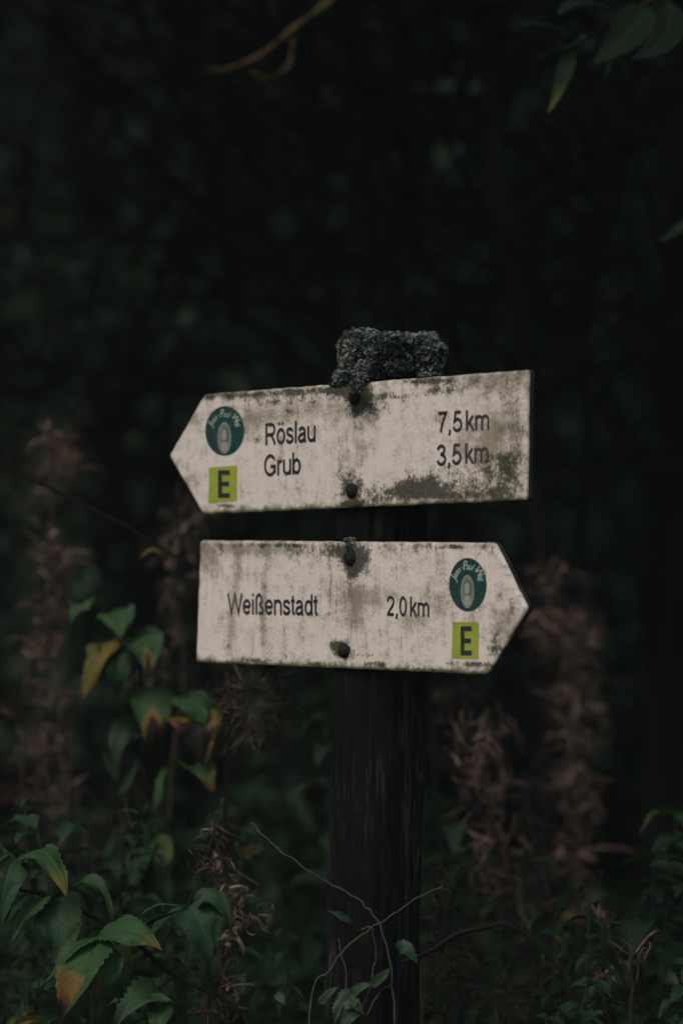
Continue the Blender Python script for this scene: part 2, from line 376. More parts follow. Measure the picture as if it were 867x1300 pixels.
# boards ---------------------------------------------------------------------
def make_board(corners, mats, label, seed):
    """rounded, slightly worn plate 20 mm thick; local x along board, y into it, z up"""
    pts = []
    n = len(corners)
    for i in range(n):                                     # clockwise seen from the front; subdivide each edge for wear
        A = Vector(corners[i]); B = Vector(corners[(i + 1) % n]); Pv = Vector(corners[i - 1])
        r = .004
        pts.append(A + (Pv - A).normalized() * r); pts.append(A + ((Pv - A).normalized() + (B - A).normalized()) * r * .3)
        L = (B - A).length; k = max(2, int(L / .008))
        for q in range(k):
            p = A + (B - A).normalized() * (r + (L - 2 * r) * q / k)
            nn_ = Vector((-(B - A).y, (B - A).x)).normalized()
            p = p + nn_ * (.0009 * mn.noise(Vector((p.x * 60 + seed, p.y * 60, 0))) + .0007 * mn.noise(Vector((p.x * 220 + seed, p.y * 220, 4))))
            pts.append(p)
    cx = sum(p.x for p in pts) / len(pts); cy = sum(p.y for p in pts) / len(pts)
    mb = MB(); m_ = len(pts)
    rings = [(0.0, .0035), (.0012, .0010), (.0035, .0), (.0115, .0), (.013, .0012)]     # (y, inset)
    vs = []
    for (y, ins) in rings:
        for i, p in enumerate(pts):
            T = (pts[(i + 1) % m_] - pts[i - 1]).normalized(); inn = Vector((T.y, -T.x))
            if (Vector((cx, cy)) - p).dot(inn) < 0: inn = -inn
            q = p + inn * ins
            vs.append((q.x - .0044, y, q.y))
    mb.add(vs, [tuple(range(m_))], mi=0)
    k = len(rings)
    fs = []; mi = []
    for r_ in range(k - 1):
        for i in range(m_):
            fs.append((r_ * m_ + i, (r_ + 1) * m_ + i, (r_ + 1) * m_ + (i + 1) % m_, r_ * m_ + (i + 1) % m_)); mi.append(0 if r_ == 0 else (0 if r_ == 1 else 1))
    mb.f.extend(fs); mb.mi.extend(mi)
    mb.f.append(tuple((k - 1) * m_ + i for i in range(m_ - 1, -1, -1))); mb.mi.append(1)
    o = mb.build('sign_board', mats, sign, smooth=False)
    o.location = PF - SO; o.rotation_euler = (0, 0, -a)
    o['label'] = label
    return o

e_up = edges_of(uc[0], uc[1], uc[3], uc[2]); e_lo = edges_of(lc[0], lc[1], lc[4], lc[3])
mat_up = board_mat('weathered_white_upper', WHITE, UP, 3.1, edges=e_up)
mat_lo = board_mat('weathered_white_lower', WHITE, LO, 8.7, edges=e_lo)
B_up = make_board(uc, [mat_up, M['edge']], 'upper board with its arrow end pointing left', 1)
B_lo = make_board(lc, [mat_lo, M['edge']], 'lower board with its arrow end pointing right', 2)

# lettering: monoline grotesque glyphs -----------------------------------------
def arc(cx, cy, rx, ry, a0, a1, n=14):
    return [(cx + rx * math.cos(R(a0 + (a1 - a0) * i / n)), cy + ry * math.sin(R(a0 + (a1 - a0) * i / n))) for i in range(n + 1)]
def cat(P, k=4): return [(p.x, p.y) for p in [Vector(v) for v in smooth_path([(x, y, 0) for x, y in P], k)]]
GL = {
 'o': (.776, [arc(.388, .3625, .285, .30, 0, 360, 24)]),
 'l': (.31, [[(.155, 0), (.155, 1)]]),
 'i': (.31, [[(.155, 0), (.155, .725)], [(.155, .87), (.155, 1)]]),
 'u': (.776, [[(.12, .725)] + arc(.385, .27, .265, .21, 180, 360), [(.65, .725), (.65, 0)]]),
 'n': (.776, [[(.12, 0), (.12, .725)], arc(.385, .455, .265, .21, 180, 0) + [(.65, 0)]]),
 'm': (1.163, [[(.12, 0), (.12, .725)], arc(.35, .47, .23, .195, 180, 0) + [(.58, 0)], arc(.81, .47, .23, .195, 180, 0) + [(1.04, 0)]]),
 'r': (.465, [[(.12, 0), (.12, .725)], arc(.37, .44, .25, .22, 180, 75, 8)]),
 'e': (.776, [[(.11, .36), (.66, .36)], arc(.388, .3625, .285, .30, 0, 325, 20)]),
 'a': (.776, [arc(.37, .49, .23, .17, 165, 0, 10) + [(.60, .12), (.67, .0)], cat([(.60, .42), (.45, .39), (.25, .35), (.12, .25), (.12, .15), (.22, .07), (.38, .07), (.54, .14), (.60, .28)])]),
 's': (.698, [cat([(.60, .52), (.52, .63), (.35, .66), (.18, .62), (.14, .51), (.2, .43), (.36, .37), (.53, .31), (.6, .2), (.52, .1), (.34, .06), (.17, .1), (.1, .21)])]),
 't': (.388, [[(.2, .92), (.2, .17), (.25, .08), (.37, .07)], [(.03, .665), (.37, .665)]]),
 'd': (.776, [arc(.37, .36, .26, .30, 0, 360, 22), [(.65, 0), (.65, 1)]]),
 'b': (.776, [arc(.40, .36, .26, .30, 0, 360, 22), [(.12, 0), (.12, 1)]]),
 'k': (.698, [[(.12, 0), (.12, 1)], [(.60, .725), (.14, .27)], [(.3, .42), (.64, 0)]]),
 'R': (1.0, [[(.15, 0), (.15, 1)], [(.15, .93)] + arc(.6, .70, .24, .23, 90, -90, 10) + [(.15, .47)], cat([(.5, .47), (.66, .36), (.9, 0)])]),
 'G': (1.086, [arc(.54, .5, .43, .44, 35, 318, 22) + [(.93, .2), (.93, .44), (.56, .44)]]),
 'W': (1.32, [[(.05, 1), (.35, .03), (.66, .97), (.97, .03), (1.27, 1)]]),
 'ß': (.853, [[(.14, 0)] + arc(.37, .70, .23, .24, 180, -35, 14) + cat([(.52, .55), (.45, .47), (.52, .38), (.66, .32), (.73, .2), (.64, .09), (.48, .065), (.34, .11)])]),
 '7': (.776, [[(.08, .93), (.68, .93)] + cat([(.66, .9), (.45, .55), (.33, .25), (.29, 0)])]),
 '5': (.776, [[(.64, .93), (.24, .93), (.17, .50)] + cat([(.19, .51), (.3, .58), (.45, .59), (.62, .49), (.68, .32), (.6, .14), (.4, .06), (.2, .1), (.1, .24)])]),
 '3': (.776, [cat([(.1, .75), (.18, .88), (.38, .94), (.57, .87), (.61, .73), (.53, .6), (.34, .54), (.34, .53), (.58, .46), (.67, .3), (.58, .12), (.38, .06), (.18, .12), (.09, .26)])]),
 '2': (.776, [cat([(.11, .70), (.17, .87), (.38, .94), (.6, .87), (.66, .7), (.55, .5), (.3, .28), (.14, .08)]) + [(.14, .07), (.68, .07)]]),
 '0': (.776, [arc(.388, .5, .275, .44, 0, 360, 26)]),
 ',': (.388, [[(.2, .12), (.2, -.01), (.13, -.15)]]),
 ' ': (.22, []),
}
GL['ö'] = (.776, GL['o'][1] + [[(.25, .87), (.25, 1)], [(.52, .87), (.52, 1)]])

def lettering(text, x0, zb, x1, cap, board, mat, slope=0.0, stroke=.155):
    adv = sum(GL[c][0] for c in text) - .1
    kx = (x1 - x0) / adv; mb = MB(); pen = -.05; li = 0
    for ch in text:
        w_, strokes = GL[ch]
        for s in strokes:
            P = [Vector((pen + p[0], p[1])) for p in s]
            closed = (P[0] - P[-1]).length < 1e-4
            if closed: P = P[:-1]
            n = len(P); L = []; Rr = []
            for i in range(n):
                pa = P[i - 1] if (i > 0 or closed) else None; pb = P[(i + 1) % n] if (i < n - 1 or closed) else None
                d1 = (P[i] - pa).normalized() if pa is not None else None; d2 = (pb - P[i]).normalized() if pb is not None else None
                if d1 is None: d1 = d2
                if d2 is None: d2 = d1
                tn = (d1 + d2); tn = tn.normalized() if tn.length > .1 else d1
                nrm = Vector((-tn.y, tn.x)); cs = max(.45, nrm.dot(Vector((-d1.y, d1.x))))
                hw = stroke / 2 / cs
                L.append(P[i] + nrm * hw); Rr.append(P[i] - nrm * hw)
            li += 1; y = -.0006 - .00003 * (li % 3)
            vs = []
            for q in L + Rr:
                X = x0 + q.x * kx; Z = zb + q.y * cap + slope * (X - x0)
                vs.append((X, y, Z))
            fs = []
            for i in range(n if closed else n - 1):
                j = (i + 1) % n; fs.append((i, n + i, n + j, j))
            mb.add(vs, fs)
        pen += w_
    o = mb.build('lettering', mat, board, smooth=False)
    return o

def ink_for(patches, seed, tag): return board_mat('black_ink_' + tag, (.016, .018, .022), patches, seed, ink=True, rough=.5, keep=.8)
ink_up = ink_for(UP, 3.1, 'upper'); ink_lo = ink_for(LO, 8.7, 'lower')
def put_text(t, pl, pr, ytop_left, board, mat):
    """pl, pr: baseline ends in photo pixels; ytop_left: cap top above pl"""
    x0, zb = loc2(*pl); x1, zr = loc2(*pr); _, zt = loc2(pl[0], ytop_left)
    return lettering(t, x0, zb, x1, zt - zb, board, mat, (zr - zb) / (x1 - x0))
put_text('Röslau', (337, 565.5), (401, 560.5), 537.5, B_up, ink_up)['label'] = 'black word Röslau on the upper board'
put_text('Grub', (336, 605), (382, 601.5), 577.5, B_up, ink_up)['label'] = 'black word Grub on the upper board'
put_text('7,5 km', (556, 549.5), (621, 545.5), 523, B_up, ink_up)['label'] = 'black distance 7,5 km on the upper board'
put_text('3,5 km', (555, 591.5), (620, 587), 565, B_up, ink_up)['label'] = 'black distance 3,5 km on the upper board'
put_text('Weißenstadt', (290, 779.5), (403, 781.5), 753, B_lo, ink_lo)['label'] = 'black word Weißenstadt on the lower board'
put_text('2,0 km', (491.5, 781.5), (545, 783.5), 756.5, B_lo, ink_lo)['label'] = 'black distance 2,0 km on the lower board'

def disc(cx, cz, rx, rz, y, n=48, wob=0.0):
    mb = MB(); vs = [(cx, y, cz)]
    for ring in (1,):
        for i in range(n):
            t = 2 * math.pi * i / n
            vs.append((cx + rx * math.cos(t), y, cz + rz * math.sin(t)))
    mb.add(vs, [(0, 1 + (i + 1) % n, 1 + i) for i in range(n)]); return mb

def emblem(board, mats, px, py, w, h, portrait, tag, fade):
    cx, cz = loc2(px, py); l, _ = loc2(px - w / 2, py); r, _ = loc2(px + w / 2, py); _, t = loc2(px, py - h / 2); _, b = loc2(px, py + h / 2)
    rx, rz = (r - l) / 2, (t - b) / 2
    disc(cx, cz, rx, rz, -.0004).build('emblem', mats[0], board, smooth=False)
    # portrait medallion: pale oval with a faded bust
    pxm, pym, pw, ph = portrait
    ox, oz = loc2(pxm, pym); l, _ = loc2(pxm - pw / 2, pym); r, _ = loc2(pxm + pw / 2, pym); _, t = loc2(pxm, pym - ph / 2); _, b = loc2(pxm, pym + ph / 2)
    mx, mz = (r - l) / 2, (t - b) / 2
    pb = MB()
    d = disc(ox, oz, mx, mz, -.0007); pb.add(d.v, d.f, mi=0)
    d = disc(ox, oz, mx * .90, mz * .93, -.0008); pb.add(d.v, d.f, mi=1)
    d = disc(ox + mx * .12, oz + mz * .18, mx * .60, mz * .52, -.0009); pb.add(d.v, d.f, mi=2)      # hair
    d = disc(ox - mx * .02, oz + mz * .20, mx * .38, mz * .36, -.0010); pb.add(d.v, d.f, mi=0)      # face
    d = disc(ox + mx * .05, oz - mz * .55, mx * .52, mz * .32, -.0010); pb.add(d.v, d.f, mi=0)      # shoulders
    pb.build('emblem_portrait', [mats[2], mats[3], mats[4]], board, smooth=False)
    # arched name
    lb = MB()
    text = 'Jean · Paul · Weg'
    k = .0088 if tag == 'lower' else .0082
    adv = {'J': .42, 'e': .5, 'a': .5, 'n': .55, ' ': .20, '·': .26, 'P': .6, 'u': .55, 'l': .26, 'W': .85, 'g': .5}
    tot = sum(adv[c] for c in text); pen = 0
    span = 150 if tag == 'lower' else 146
    for ch in text:
        ang = 90 + span / 2 - span * (pen + adv[ch] / 2) / tot; pen += adv[ch]
        if ch == ' ': continue
        cu = bpy.data.curves.new('glyph', 'FONT'); cu.body = ch; cu.size = 1; cu.shear = .35; cu.align_x = 'CENTER'; cu.offset = .006
        tmp = bpy.data.objects.new('glyph', cu); me = bpy.data.meshes.new_from_object(tmp)
        t_ = R(ang - 90); ct, st_ = math.cos(t_), math.sin(t_)
        qx, qz = math.cos(R(ang)) * rx * .66, math.sin(R(ang)) * rz * .57
        sc = k * 1.22 * (1.3 if ch in 'JPW' else 1)
        vs = []
        for v in me.vertices:
            x, z = v.co.x * sc * .95, v.co.y * sc * 1.1
            vs.append((cx + qx + x * ct - z * st_, -.0007, cz + qz + x * st_ + z * ct))
        lb.add(vs, [tuple(p.vertices) for p in me.polygons])
        bpy.data.objects.remove(tmp); bpy.data.meshes.remove(me); bpy.data.curves.remove(cu)
    lb.build('emblem_lettering', mats[1], board, smooth=False)

def sticker(board, matY, matE, corners, ebox):
    mb = MB(); vs = [(loc2(*c)[0], -.0004, loc2(*c)[1]) for c in corners]
    mb.add(vs, [(0, 1, 2, 3)]); mb.build('waymark_sticker', matY, board, smooth=False)
    x0, y0, x1, y1 = ebox
    l, t = loc2(x0, y0); _, b = loc2(x0, y1); r, tr = loc2(x1, y0)
    sl = (tr - t) / (r - l); w = r - l; h = t - b; s = w * .33; q = h * .17
    mb = MB()
    def rect(xa, za, xb, zb, y):
        mb.add([(l + xa, y, b + za + sl * xa), (l + xb, y, b + za + sl * xb), (l + xb, y, b + zb + sl * xb), (l + xa, y, b + zb + sl * xa)], [(0, 1, 2, 3)])
    rect(0, 0, s, h, -.0007); rect(s, 0, w, q, -.0007); rect(s, h - q, w, h, -.0007); rect(s, h / 2 - q / 2, w * .93, h / 2 + q / 2, -.0007)
    mb.build('waymark_letter', matE, board, smooth=False)

def fam(patches, seed, tag):
    mk = lambda nm, c, keep=.8: board_mat(nm + '_' + tag, c, patches, seed, rough=.5, keep=keep)
    return dict(teal=mk('emblem_teal', (.002, .040, .040), .35), cream=mk('emblem_cream', (.42, .46, .38)), oval=mk('medallion_cream', (.30, .30, .27), .9),
                grey=mk('medallion_grey', (.17, .18, .165), .9), dk=mk('medallion_hair', (.10, .11, .10), .9), yel=mk('waymark_yellow', (.30, .35, .035), .9))  # portrait print tones, the darkest one for the hair
fu = fam(UP, 3.1, 'upper'); fl = fam(LO, 8.7, 'lower')
emblem(B_up, [fu['teal'], fu['cream'], fu['oval'], fu['grey'], fu['dk']], 285.7, 547, 49.5, 63, (285.5, 556, 17, 40), 'upper', .4)
emblem(B_lo, [fl['teal'], fl['cream'], fl['oval'], fl['grey'], fl['dk']], 593.8, 742.3, 47.5, 68, (593.5, 751, 17, 42), 'lower', 0)
sticker(B_up, fu['yel'], ink_up, [(266, 593.5), (301.5, 591), (301, 636), (265, 639)], (277.5, 597, 292.5, 632))
sticker(B_lo, fl['yel'], ink_lo, [(574.5, 789.5), (608, 790), (607, 837), (573.5, 836)], (585, 795, 599, 832))

def bolt(board, px, py, r=.0068):
    x, z = loc2(px, py); mb = MB(); n = 14; vs = []; fs = []
    prof = [(r * 1.45, .0), (r * 1.45, -.0018), (r * .98, -.0022), (r * .93, -.0036), (r * .7, -.0052), (.0, -.0056)]
    for (rr, y) in prof:
        for i in range(n):
            t = 2 * math.pi * i / n
            q = rr * (1 + .22 * mn.noise(Vector((math.cos(t) * 1.5, math.sin(t) * 1.5, px + y * 200))))
            vs.append((x + q * math.cos(t), y, z + q * math.sin(t)))
    for k in range(len(prof) - 1):
        for i in range(n): fs.append((k * n + i, k * n + (i + 1) % n, (k + 1) * n + (i + 1) % n, (k + 1) * n + i))
    mb.add(vs, fs); mb.build('bolt', M['bolt'], board)
bolt(B_up, 450.5, 504); bolt(B_up, 447, 622.5); bolt(B_lo, 445, 708); bolt(B_lo, 437, 826)

# lichen crust around the post top ----------------------------------------------
lm = MB(); lr = random.Random(5)
def flake(mb, p, n, s, tone):
    n = n.normalized(); A = n.cross(Vector((.3, .2, .9)))
    if A.length < .1: A = n.cross(Vector((1, 0, 0)))
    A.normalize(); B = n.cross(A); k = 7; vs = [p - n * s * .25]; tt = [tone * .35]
    ph = lr.random() * 6
    for i in range(k):
        t = 2 * math.pi * i / k + ph; r = s * lr.uniform(.6, 1.15)
        vs.append(p + A * math.cos(t) * r + B * math.sin(t) * r + n * s * lr.uniform(-.1, .65)); tt.append(min(1, max(0, tone + lr.uniform(-.2, .25))))
    mb.add(vs, [(0, 1 + i, 1 + (i + 1) % k) for i in range(k)], 0, tt)
def lobe(cx, cy, rx, rz, Y, ry, cnt, s=(.0022, .0058), base=True, dark=0.0):
    cnt = int(cnt * 1.7)
    """a cushion of crumpled lichen flakes, centre and radii in photo pixels, Y metres"""
    c = at(cx, cy, Y) - SO; rx *= .001; rz *= .001
    if base:
        vs = []; fs = []; nu, nv = 18, 12
        for i in range(nv + 1):
            th = math.pi * i / nv
            for j in range(nu):
                ph = 2 * math.pi * j / nu
                d = Vector((math.sin(th) * math.cos(ph), math.sin(th) * math.sin(ph), math.cos(th)))
                k = .80 * (1 + .30 * mn.noise(d * 2.2 + c * 30))
                vs.append(c + Vector((d.x * rx * k, d.y * ry * k, d.z * rz * k)))
        for i in range(nv):
            for j in range(nu): fs.append((i * nu + j, i * nu + (j + 1) % nu, (i + 1) * nu + (j + 1) % nu, (i + 1) * nu + j))
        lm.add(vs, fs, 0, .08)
    for _ in range(cnt):
        d = Vector((lr.gauss(0, 1), lr.gauss(0, 1) - .4, lr.gauss(0, 1))).normalized()
        k = .80 * (1 + .30 * mn.noise(d * 2.2 + c * 30)) + lr.uniform(-.02, .16)
        p = c + Vector((d.x * rx * k, d.y * ry * k, d.z * rz * k))
        nn_ = (d + Vector((lr.uniform(-.7, .7), lr.uniform(-.7, .7), lr.uniform(-.4, .9)))).normalized()
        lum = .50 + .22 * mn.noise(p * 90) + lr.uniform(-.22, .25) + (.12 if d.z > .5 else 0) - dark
        flake(lm, p, nn_, lr.uniform(*s), min(1, max(.05, lum)))
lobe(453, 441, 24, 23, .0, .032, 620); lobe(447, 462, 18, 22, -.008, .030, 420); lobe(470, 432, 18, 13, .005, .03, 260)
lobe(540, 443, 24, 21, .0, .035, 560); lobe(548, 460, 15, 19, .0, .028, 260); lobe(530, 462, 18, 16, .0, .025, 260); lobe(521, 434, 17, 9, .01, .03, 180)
lobe(495, 429, 26, 6, .012, .03, 220); lobe(500, 455, 14, 10, -.012, .022, 140); lobe(484, 446, 9, 18, -.03, .018, 110); lobe(497, 462, 24, 20, -.020, .034, 330); lobe(505, 447, 15, 12, -.004, .03, 110); lobe(470, 470, 18, 14, -.045, .02, 180); lobe(510, 470, 20, 9, .0, .025, 160); lobe(490, 432, 26, 8, -.035, .03, 120); lobe(477, 452, 13, 16, -.045, .016, 120); lobe(500, 466, 15, 11, -.055, .012, 110, base=False, dark=.12); lobe(494, 447, 17, 12, -.06, .008, 130, base=False, dark=.42); lobe(512, 462, 10, 14, -.035, .014, 90, dark=.1); lobe(480, 472, 12, 9, -.062, .008, 90, dark=.4)  # lobes with darker flakes paint the shade of a hollow in the cap
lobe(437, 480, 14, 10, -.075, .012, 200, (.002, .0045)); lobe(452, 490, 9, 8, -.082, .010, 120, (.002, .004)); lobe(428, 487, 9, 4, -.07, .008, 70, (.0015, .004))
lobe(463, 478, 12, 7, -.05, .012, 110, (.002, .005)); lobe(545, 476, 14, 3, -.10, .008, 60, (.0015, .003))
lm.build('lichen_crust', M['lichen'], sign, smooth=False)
mm = MB(); lm_save = lm; lm = mm
lobe(452, 643, 20, 4, .02, .012, 80, (.0015, .003)); mm.build('moss', M['lichen'], sign, smooth=False); mm = lm = MB()
lobe(444, 686, 8, 3, -.03, .008, 60, (.0012, .003)); lobe(445, 694, 6, 6, -.036, .006, 60, (.001, .0026))
mm.build('moss', M['lichen'], sign, smooth=False)
lm = lm_save

# ------------------------------------------------------------------ ground
def ground_z(x, y):
    h = .06 * mn.noise(Vector((x * .5, y * .5, 0))) + .25 * mn.noise(Vector((x * .08, y * .08, 4)))
    if y > 15: h += .42 * (y - 15) * (1 - math.exp(-(y - 15) / 6)) 
    h += .02 * max(0, abs(x) - 20)
    d = math.hypot(x - .02, y)
    return h * min(1, d / 1.5)
gm = MB(); vs = []; fs = []
xs = sorted(set([round(-130 + 260 * i / 60, 2) for i in range(61)] + [round(-10 + .5 * i, 2) for i in range(41)]))
ys = sorted(set([round(-60 + 140 * i / 50, 2) for i in range(51)] + [round(-6 + .5 * i, 2) for i in range(43)]))
for y in ys:
    for x in xs: vs.append((x, y, min(ground_z(x, y), 14)))
nx = len(xs)
for j in range(len(ys) - 1):
    for i in range(nx - 1): fs.append((j * nx + i, j * nx + i + 1, (j + 1) * nx + i + 1, (j + 1) * nx + i))
gm.add(vs, fs); props(gm.build('ground', M['soil']), kind='structure')

# ------------------------------------------------------------------ dried willowherbs
def curly(mb, p, d, L, w, curl, r, tone, n=7):
    """narrow curling withered leaf or seed pod"""
    d = d.normalized(); ax = Vector((r.gauss(0, 1), r.gauss(0, 1), r.gauss(0, 1))).normalized()
    vs = []; P = p.copy(); fs = []
    side = d.cross(ax).normalized()
    for i in range(n + 1):
        t = i / n; ww = w * math.sin(math.pi * (.12 + .88 * t) ** .8) * .5 + w * .06
        from_ang = curl * (1 + 1.2 * t) / n
        d = (d + side.cross(d) * from_ang + Vector((0, 0, -.12 / n * 3))).normalized()
        A = d.cross(side); A = A.normalized() if A.length > .01 else Vector((1, 0, 0))
        vs += [P - side * ww, P + A * ww * .5, P + side * ww]
        P = P + d * L / n
    for i in range(n):
        for j in (0, 1): fs.append((i * 3 + j, i * 3 + j + 1, i * 3 + j + 4, i * 3 + j + 3))
    mb.add(vs, fs, 0, tone)

def willowherb(label, path, Y, clumps, mat='dry', r_st=.0035, seed=1, width=(.002, .007), length=(.02, .06)):
    r = random.Random(seed)
    P = [at(px, py, Y + dy) for (px, py, dy) in path]
    base = P[0].copy(); g0 = Vector((base.x + r.uniform(-.03, .03), base.y, ground_z(base.x, base.y) - .03))
    root = empty('willowherb', (g0.x, g0.y, 0)); o0 = Vector((g0.x, g0.y, 0))
    props(root, label, 'dried willowherb', 'dried willowherbs in the undergrowth')
    for p in P[1:-1]: p += Vector((r.uniform(-.012, .012), 0, 0))
    full = [g0, (g0 + P[0]) / 2 + Vector((r.uniform(-.02, .02), 0, 0))] + P
    mb = MB(); tube(mb, [p - o0 for p in full], r_st * 1.1, r_st * .45, 6, bump=.3)
    mb.build('stem', M['stem_dark' if seed in (3, 9) else 'stem_dry'], root)
    for (px, py, rad, cnt) in clumps:
        mb = MB(); c = at(px, py, Y) - o0
        for _ in range(int(cnt * (1.5 if Y > .5 else 1.4))):
            q = Vector((r.gauss(0, .66), r.gauss(0, .6), r.gauss(0, .72))) * rad * .001
            d = Vector((q.x + r.uniform(-.02, .02), q.y + r.uniform(-.02, .02), r.uniform(-.035, .03)))
            k = r.random() < .68
            curly(mb, c + q * .7, d, r.uniform(*length) * (1.5 if k else .8), r.uniform(*width) * (.22 if k else .62), r.uniform(.6, 3.6) * r.choice((-1, 1)), r, min(1, max(0, r.choice((.0, .1, .25, .45, 1.0)) + r.gauss(0, .12))))
        mb.build('seed_head', M[mat], root)
    return root
willowherb('tall dry pinkish willowherb at the left edge, highest of the left stalks', [(88, 1150, 0), (80, 900, 0), (66, 700, 0), (70, 600, 0), (62, 540, 0)], .85,
           [(66, 545, 16, 16), (70, 580, 26, 46), (88, 588, 16, 14), (62, 615, 22, 16), (60, 690, 20, 18), (75, 715, 30, 44), (70, 770, 26, 34), (55, 820, 22, 34), (72, 880, 26, 40), (62, 950, 26, 44), (80, 1010, 24, 26), (85, 560, 12, 8)], seed=1)
willowherb('dry willowherb behind the left end of the lower board', [(215, 1050, 0), (225, 850, 0), (228, 740, 0), (238, 660, 0), (240, 630, 0)], .8,
           [(238, 655, 24, 26), (228, 690, 22, 22), (226, 740, 18, 16), (212, 800, 18, 10), (192, 710, 10, 3), (190, 850, 26, 12)], seed=2)
willowherb('dark thin stalk with a frayed straw tuft below the lower board', [(282, 1290, 0), (284, 1120, 0), (290, 980, 0), (291, 900, 0), (292, 830, .02)], .22,
           [(318, 880, 36, 90), (325, 900, 30, 60), (332, 925, 12, 8)], mat='dry', r_st=.0030, seed=3, width=(.0014, .0030), length=(.03, .07))
willowherb('curled pinkish dry stalk left of the post foot', [(262, 1300, 0), (275, 1200, 0), (290, 1130, 0), (282, 1060, 0), (284, 1040, 0)], .12,
           [(270, 1060, 18, 12), (278, 1100, 16, 24), (292, 1135, 16, 34), (275, 1160, 18, 24), (285, 1190, 20, 30), (300, 1160, 12, 14), (325, 1160, 16, 12), (285, 1240, 22, 26), (270, 1280, 26, 22)], seed=4, width=(.003, .010), length=(.015, .038))
willowherb('tallest dry pinkish willowherb, right of the lower arrow tip', [(730, 1290, 0), (728, 1100, 0), (722, 950, 0), (716, 850, 0), (705, 770, 0), (700, 720, 0)], 1.0,
           [(702, 735, 24, 28), (684, 790, 20, 18), (705, 790, 28, 40), (745, 800, 24, 22), (735, 835, 28, 26), (718, 880, 24, 30), (745, 895, 20, 20), (725, 930, 28, 40), (722, 980, 26, 40), (735, 1020, 24, 26), (725, 1080, 22, 24), (745, 1140, 24, 20)], seed=5, length=(.025, .07))
willowherb('drooping brown willowherb between the post and the tallest right stalk', [(650, 1290, 0), (640, 1120, 0), (620, 1020, 0), (610, 960, 0), (600, 935, 0)], .6,
           [(606, 940, 24, 34), (590, 965, 16, 8), (625, 985, 26, 22), (612, 1010, 28, 24), (640, 1060, 34, 30), (620, 1100, 36, 30), (655, 1150, 40, 26)], mat='dry', seed=6, length=(.03, .08))
willowherb('bent brown willowherb touching the right side of the post', [(590, 1300, 0), (575, 1200, 0), (562, 1120, 0), (560, 1090, 0)], .18,
           [(562, 1110, 20, 16), (560, 1150, 24, 22), (575, 1190, 30, 36), (560, 1230, 30, 44), (590, 1260, 36, 44), (560, 1285, 34, 40), (640, 1270, 40, 26)], mat='dry_dark', seed=7, width=(.0018, .005), length=(.03, .08))
willowherb('small dry stalk with three pale curled leaves at lower right', [(800, 1300, 0), (792, 1250, 0), (782, 1190, 0), (780, 1160, 0)], .12,
           [(775, 1160, 6, 4), (770, 1230, 16, 10), (800, 1215, 18, 8)], seed=8, width=(.005, .009), length=(.03, .045))
willowherb('faint dry willowherb arching under the lower board arrow', [(560, 1100, 0), (555, 1000, 0), (560, 920, 0), (575, 880, 0), (600, 870, 0)], .95,
           [(575, 885, 20, 10), (560, 910, 18, 12), (560, 960, 18, 10), (640, 925, 18, 10)], mat='dry_dark', seed=9)
willowherb('dark withered willowherb filling the lower right corner', [(700, 1300, 0), (690, 1240, 0), (700, 1180, 0), (690, 1100, 0)], .45,
           [(690, 1120, 34, 20), (700, 1180, 40, 34), (680, 1240, 44, 44), (760, 1260, 50, 36), (720, 1290, 60, 44), (820, 1280, 50, 30)], mat='dry_dark', seed=10, length=(.03, .09), width=(.002, .006))
willowherb('low dark withered willowherb at the far left behind the leaves', [(20, 1300, 0), (30, 1150, 0), (25, 1000, 0), (35, 930, 0)], .7,
           [(30, 900, 26, 16), (40, 1000, 40, 30), (100, 1050, 40, 22), (30, 1100, 40, 20), (150, 1020, 34, 14)], mat='dry_dark', seed=12, length=(.03, .08))

# ------------------------------------------------------------------ broad-leaved plants (individual leaves)
def W0(t, q): return 0.0
def rim(s, k=1.0): return lambda t, q: .46 * k * max(0, (t - s) / (1 - s)) + .18 * abs(q) ** 3 * k
def tipburn(s, top=1.0, side=0.0): return lambda t, q: min(1, max(0, (t - s + side * q) / (1 - s)) * top)

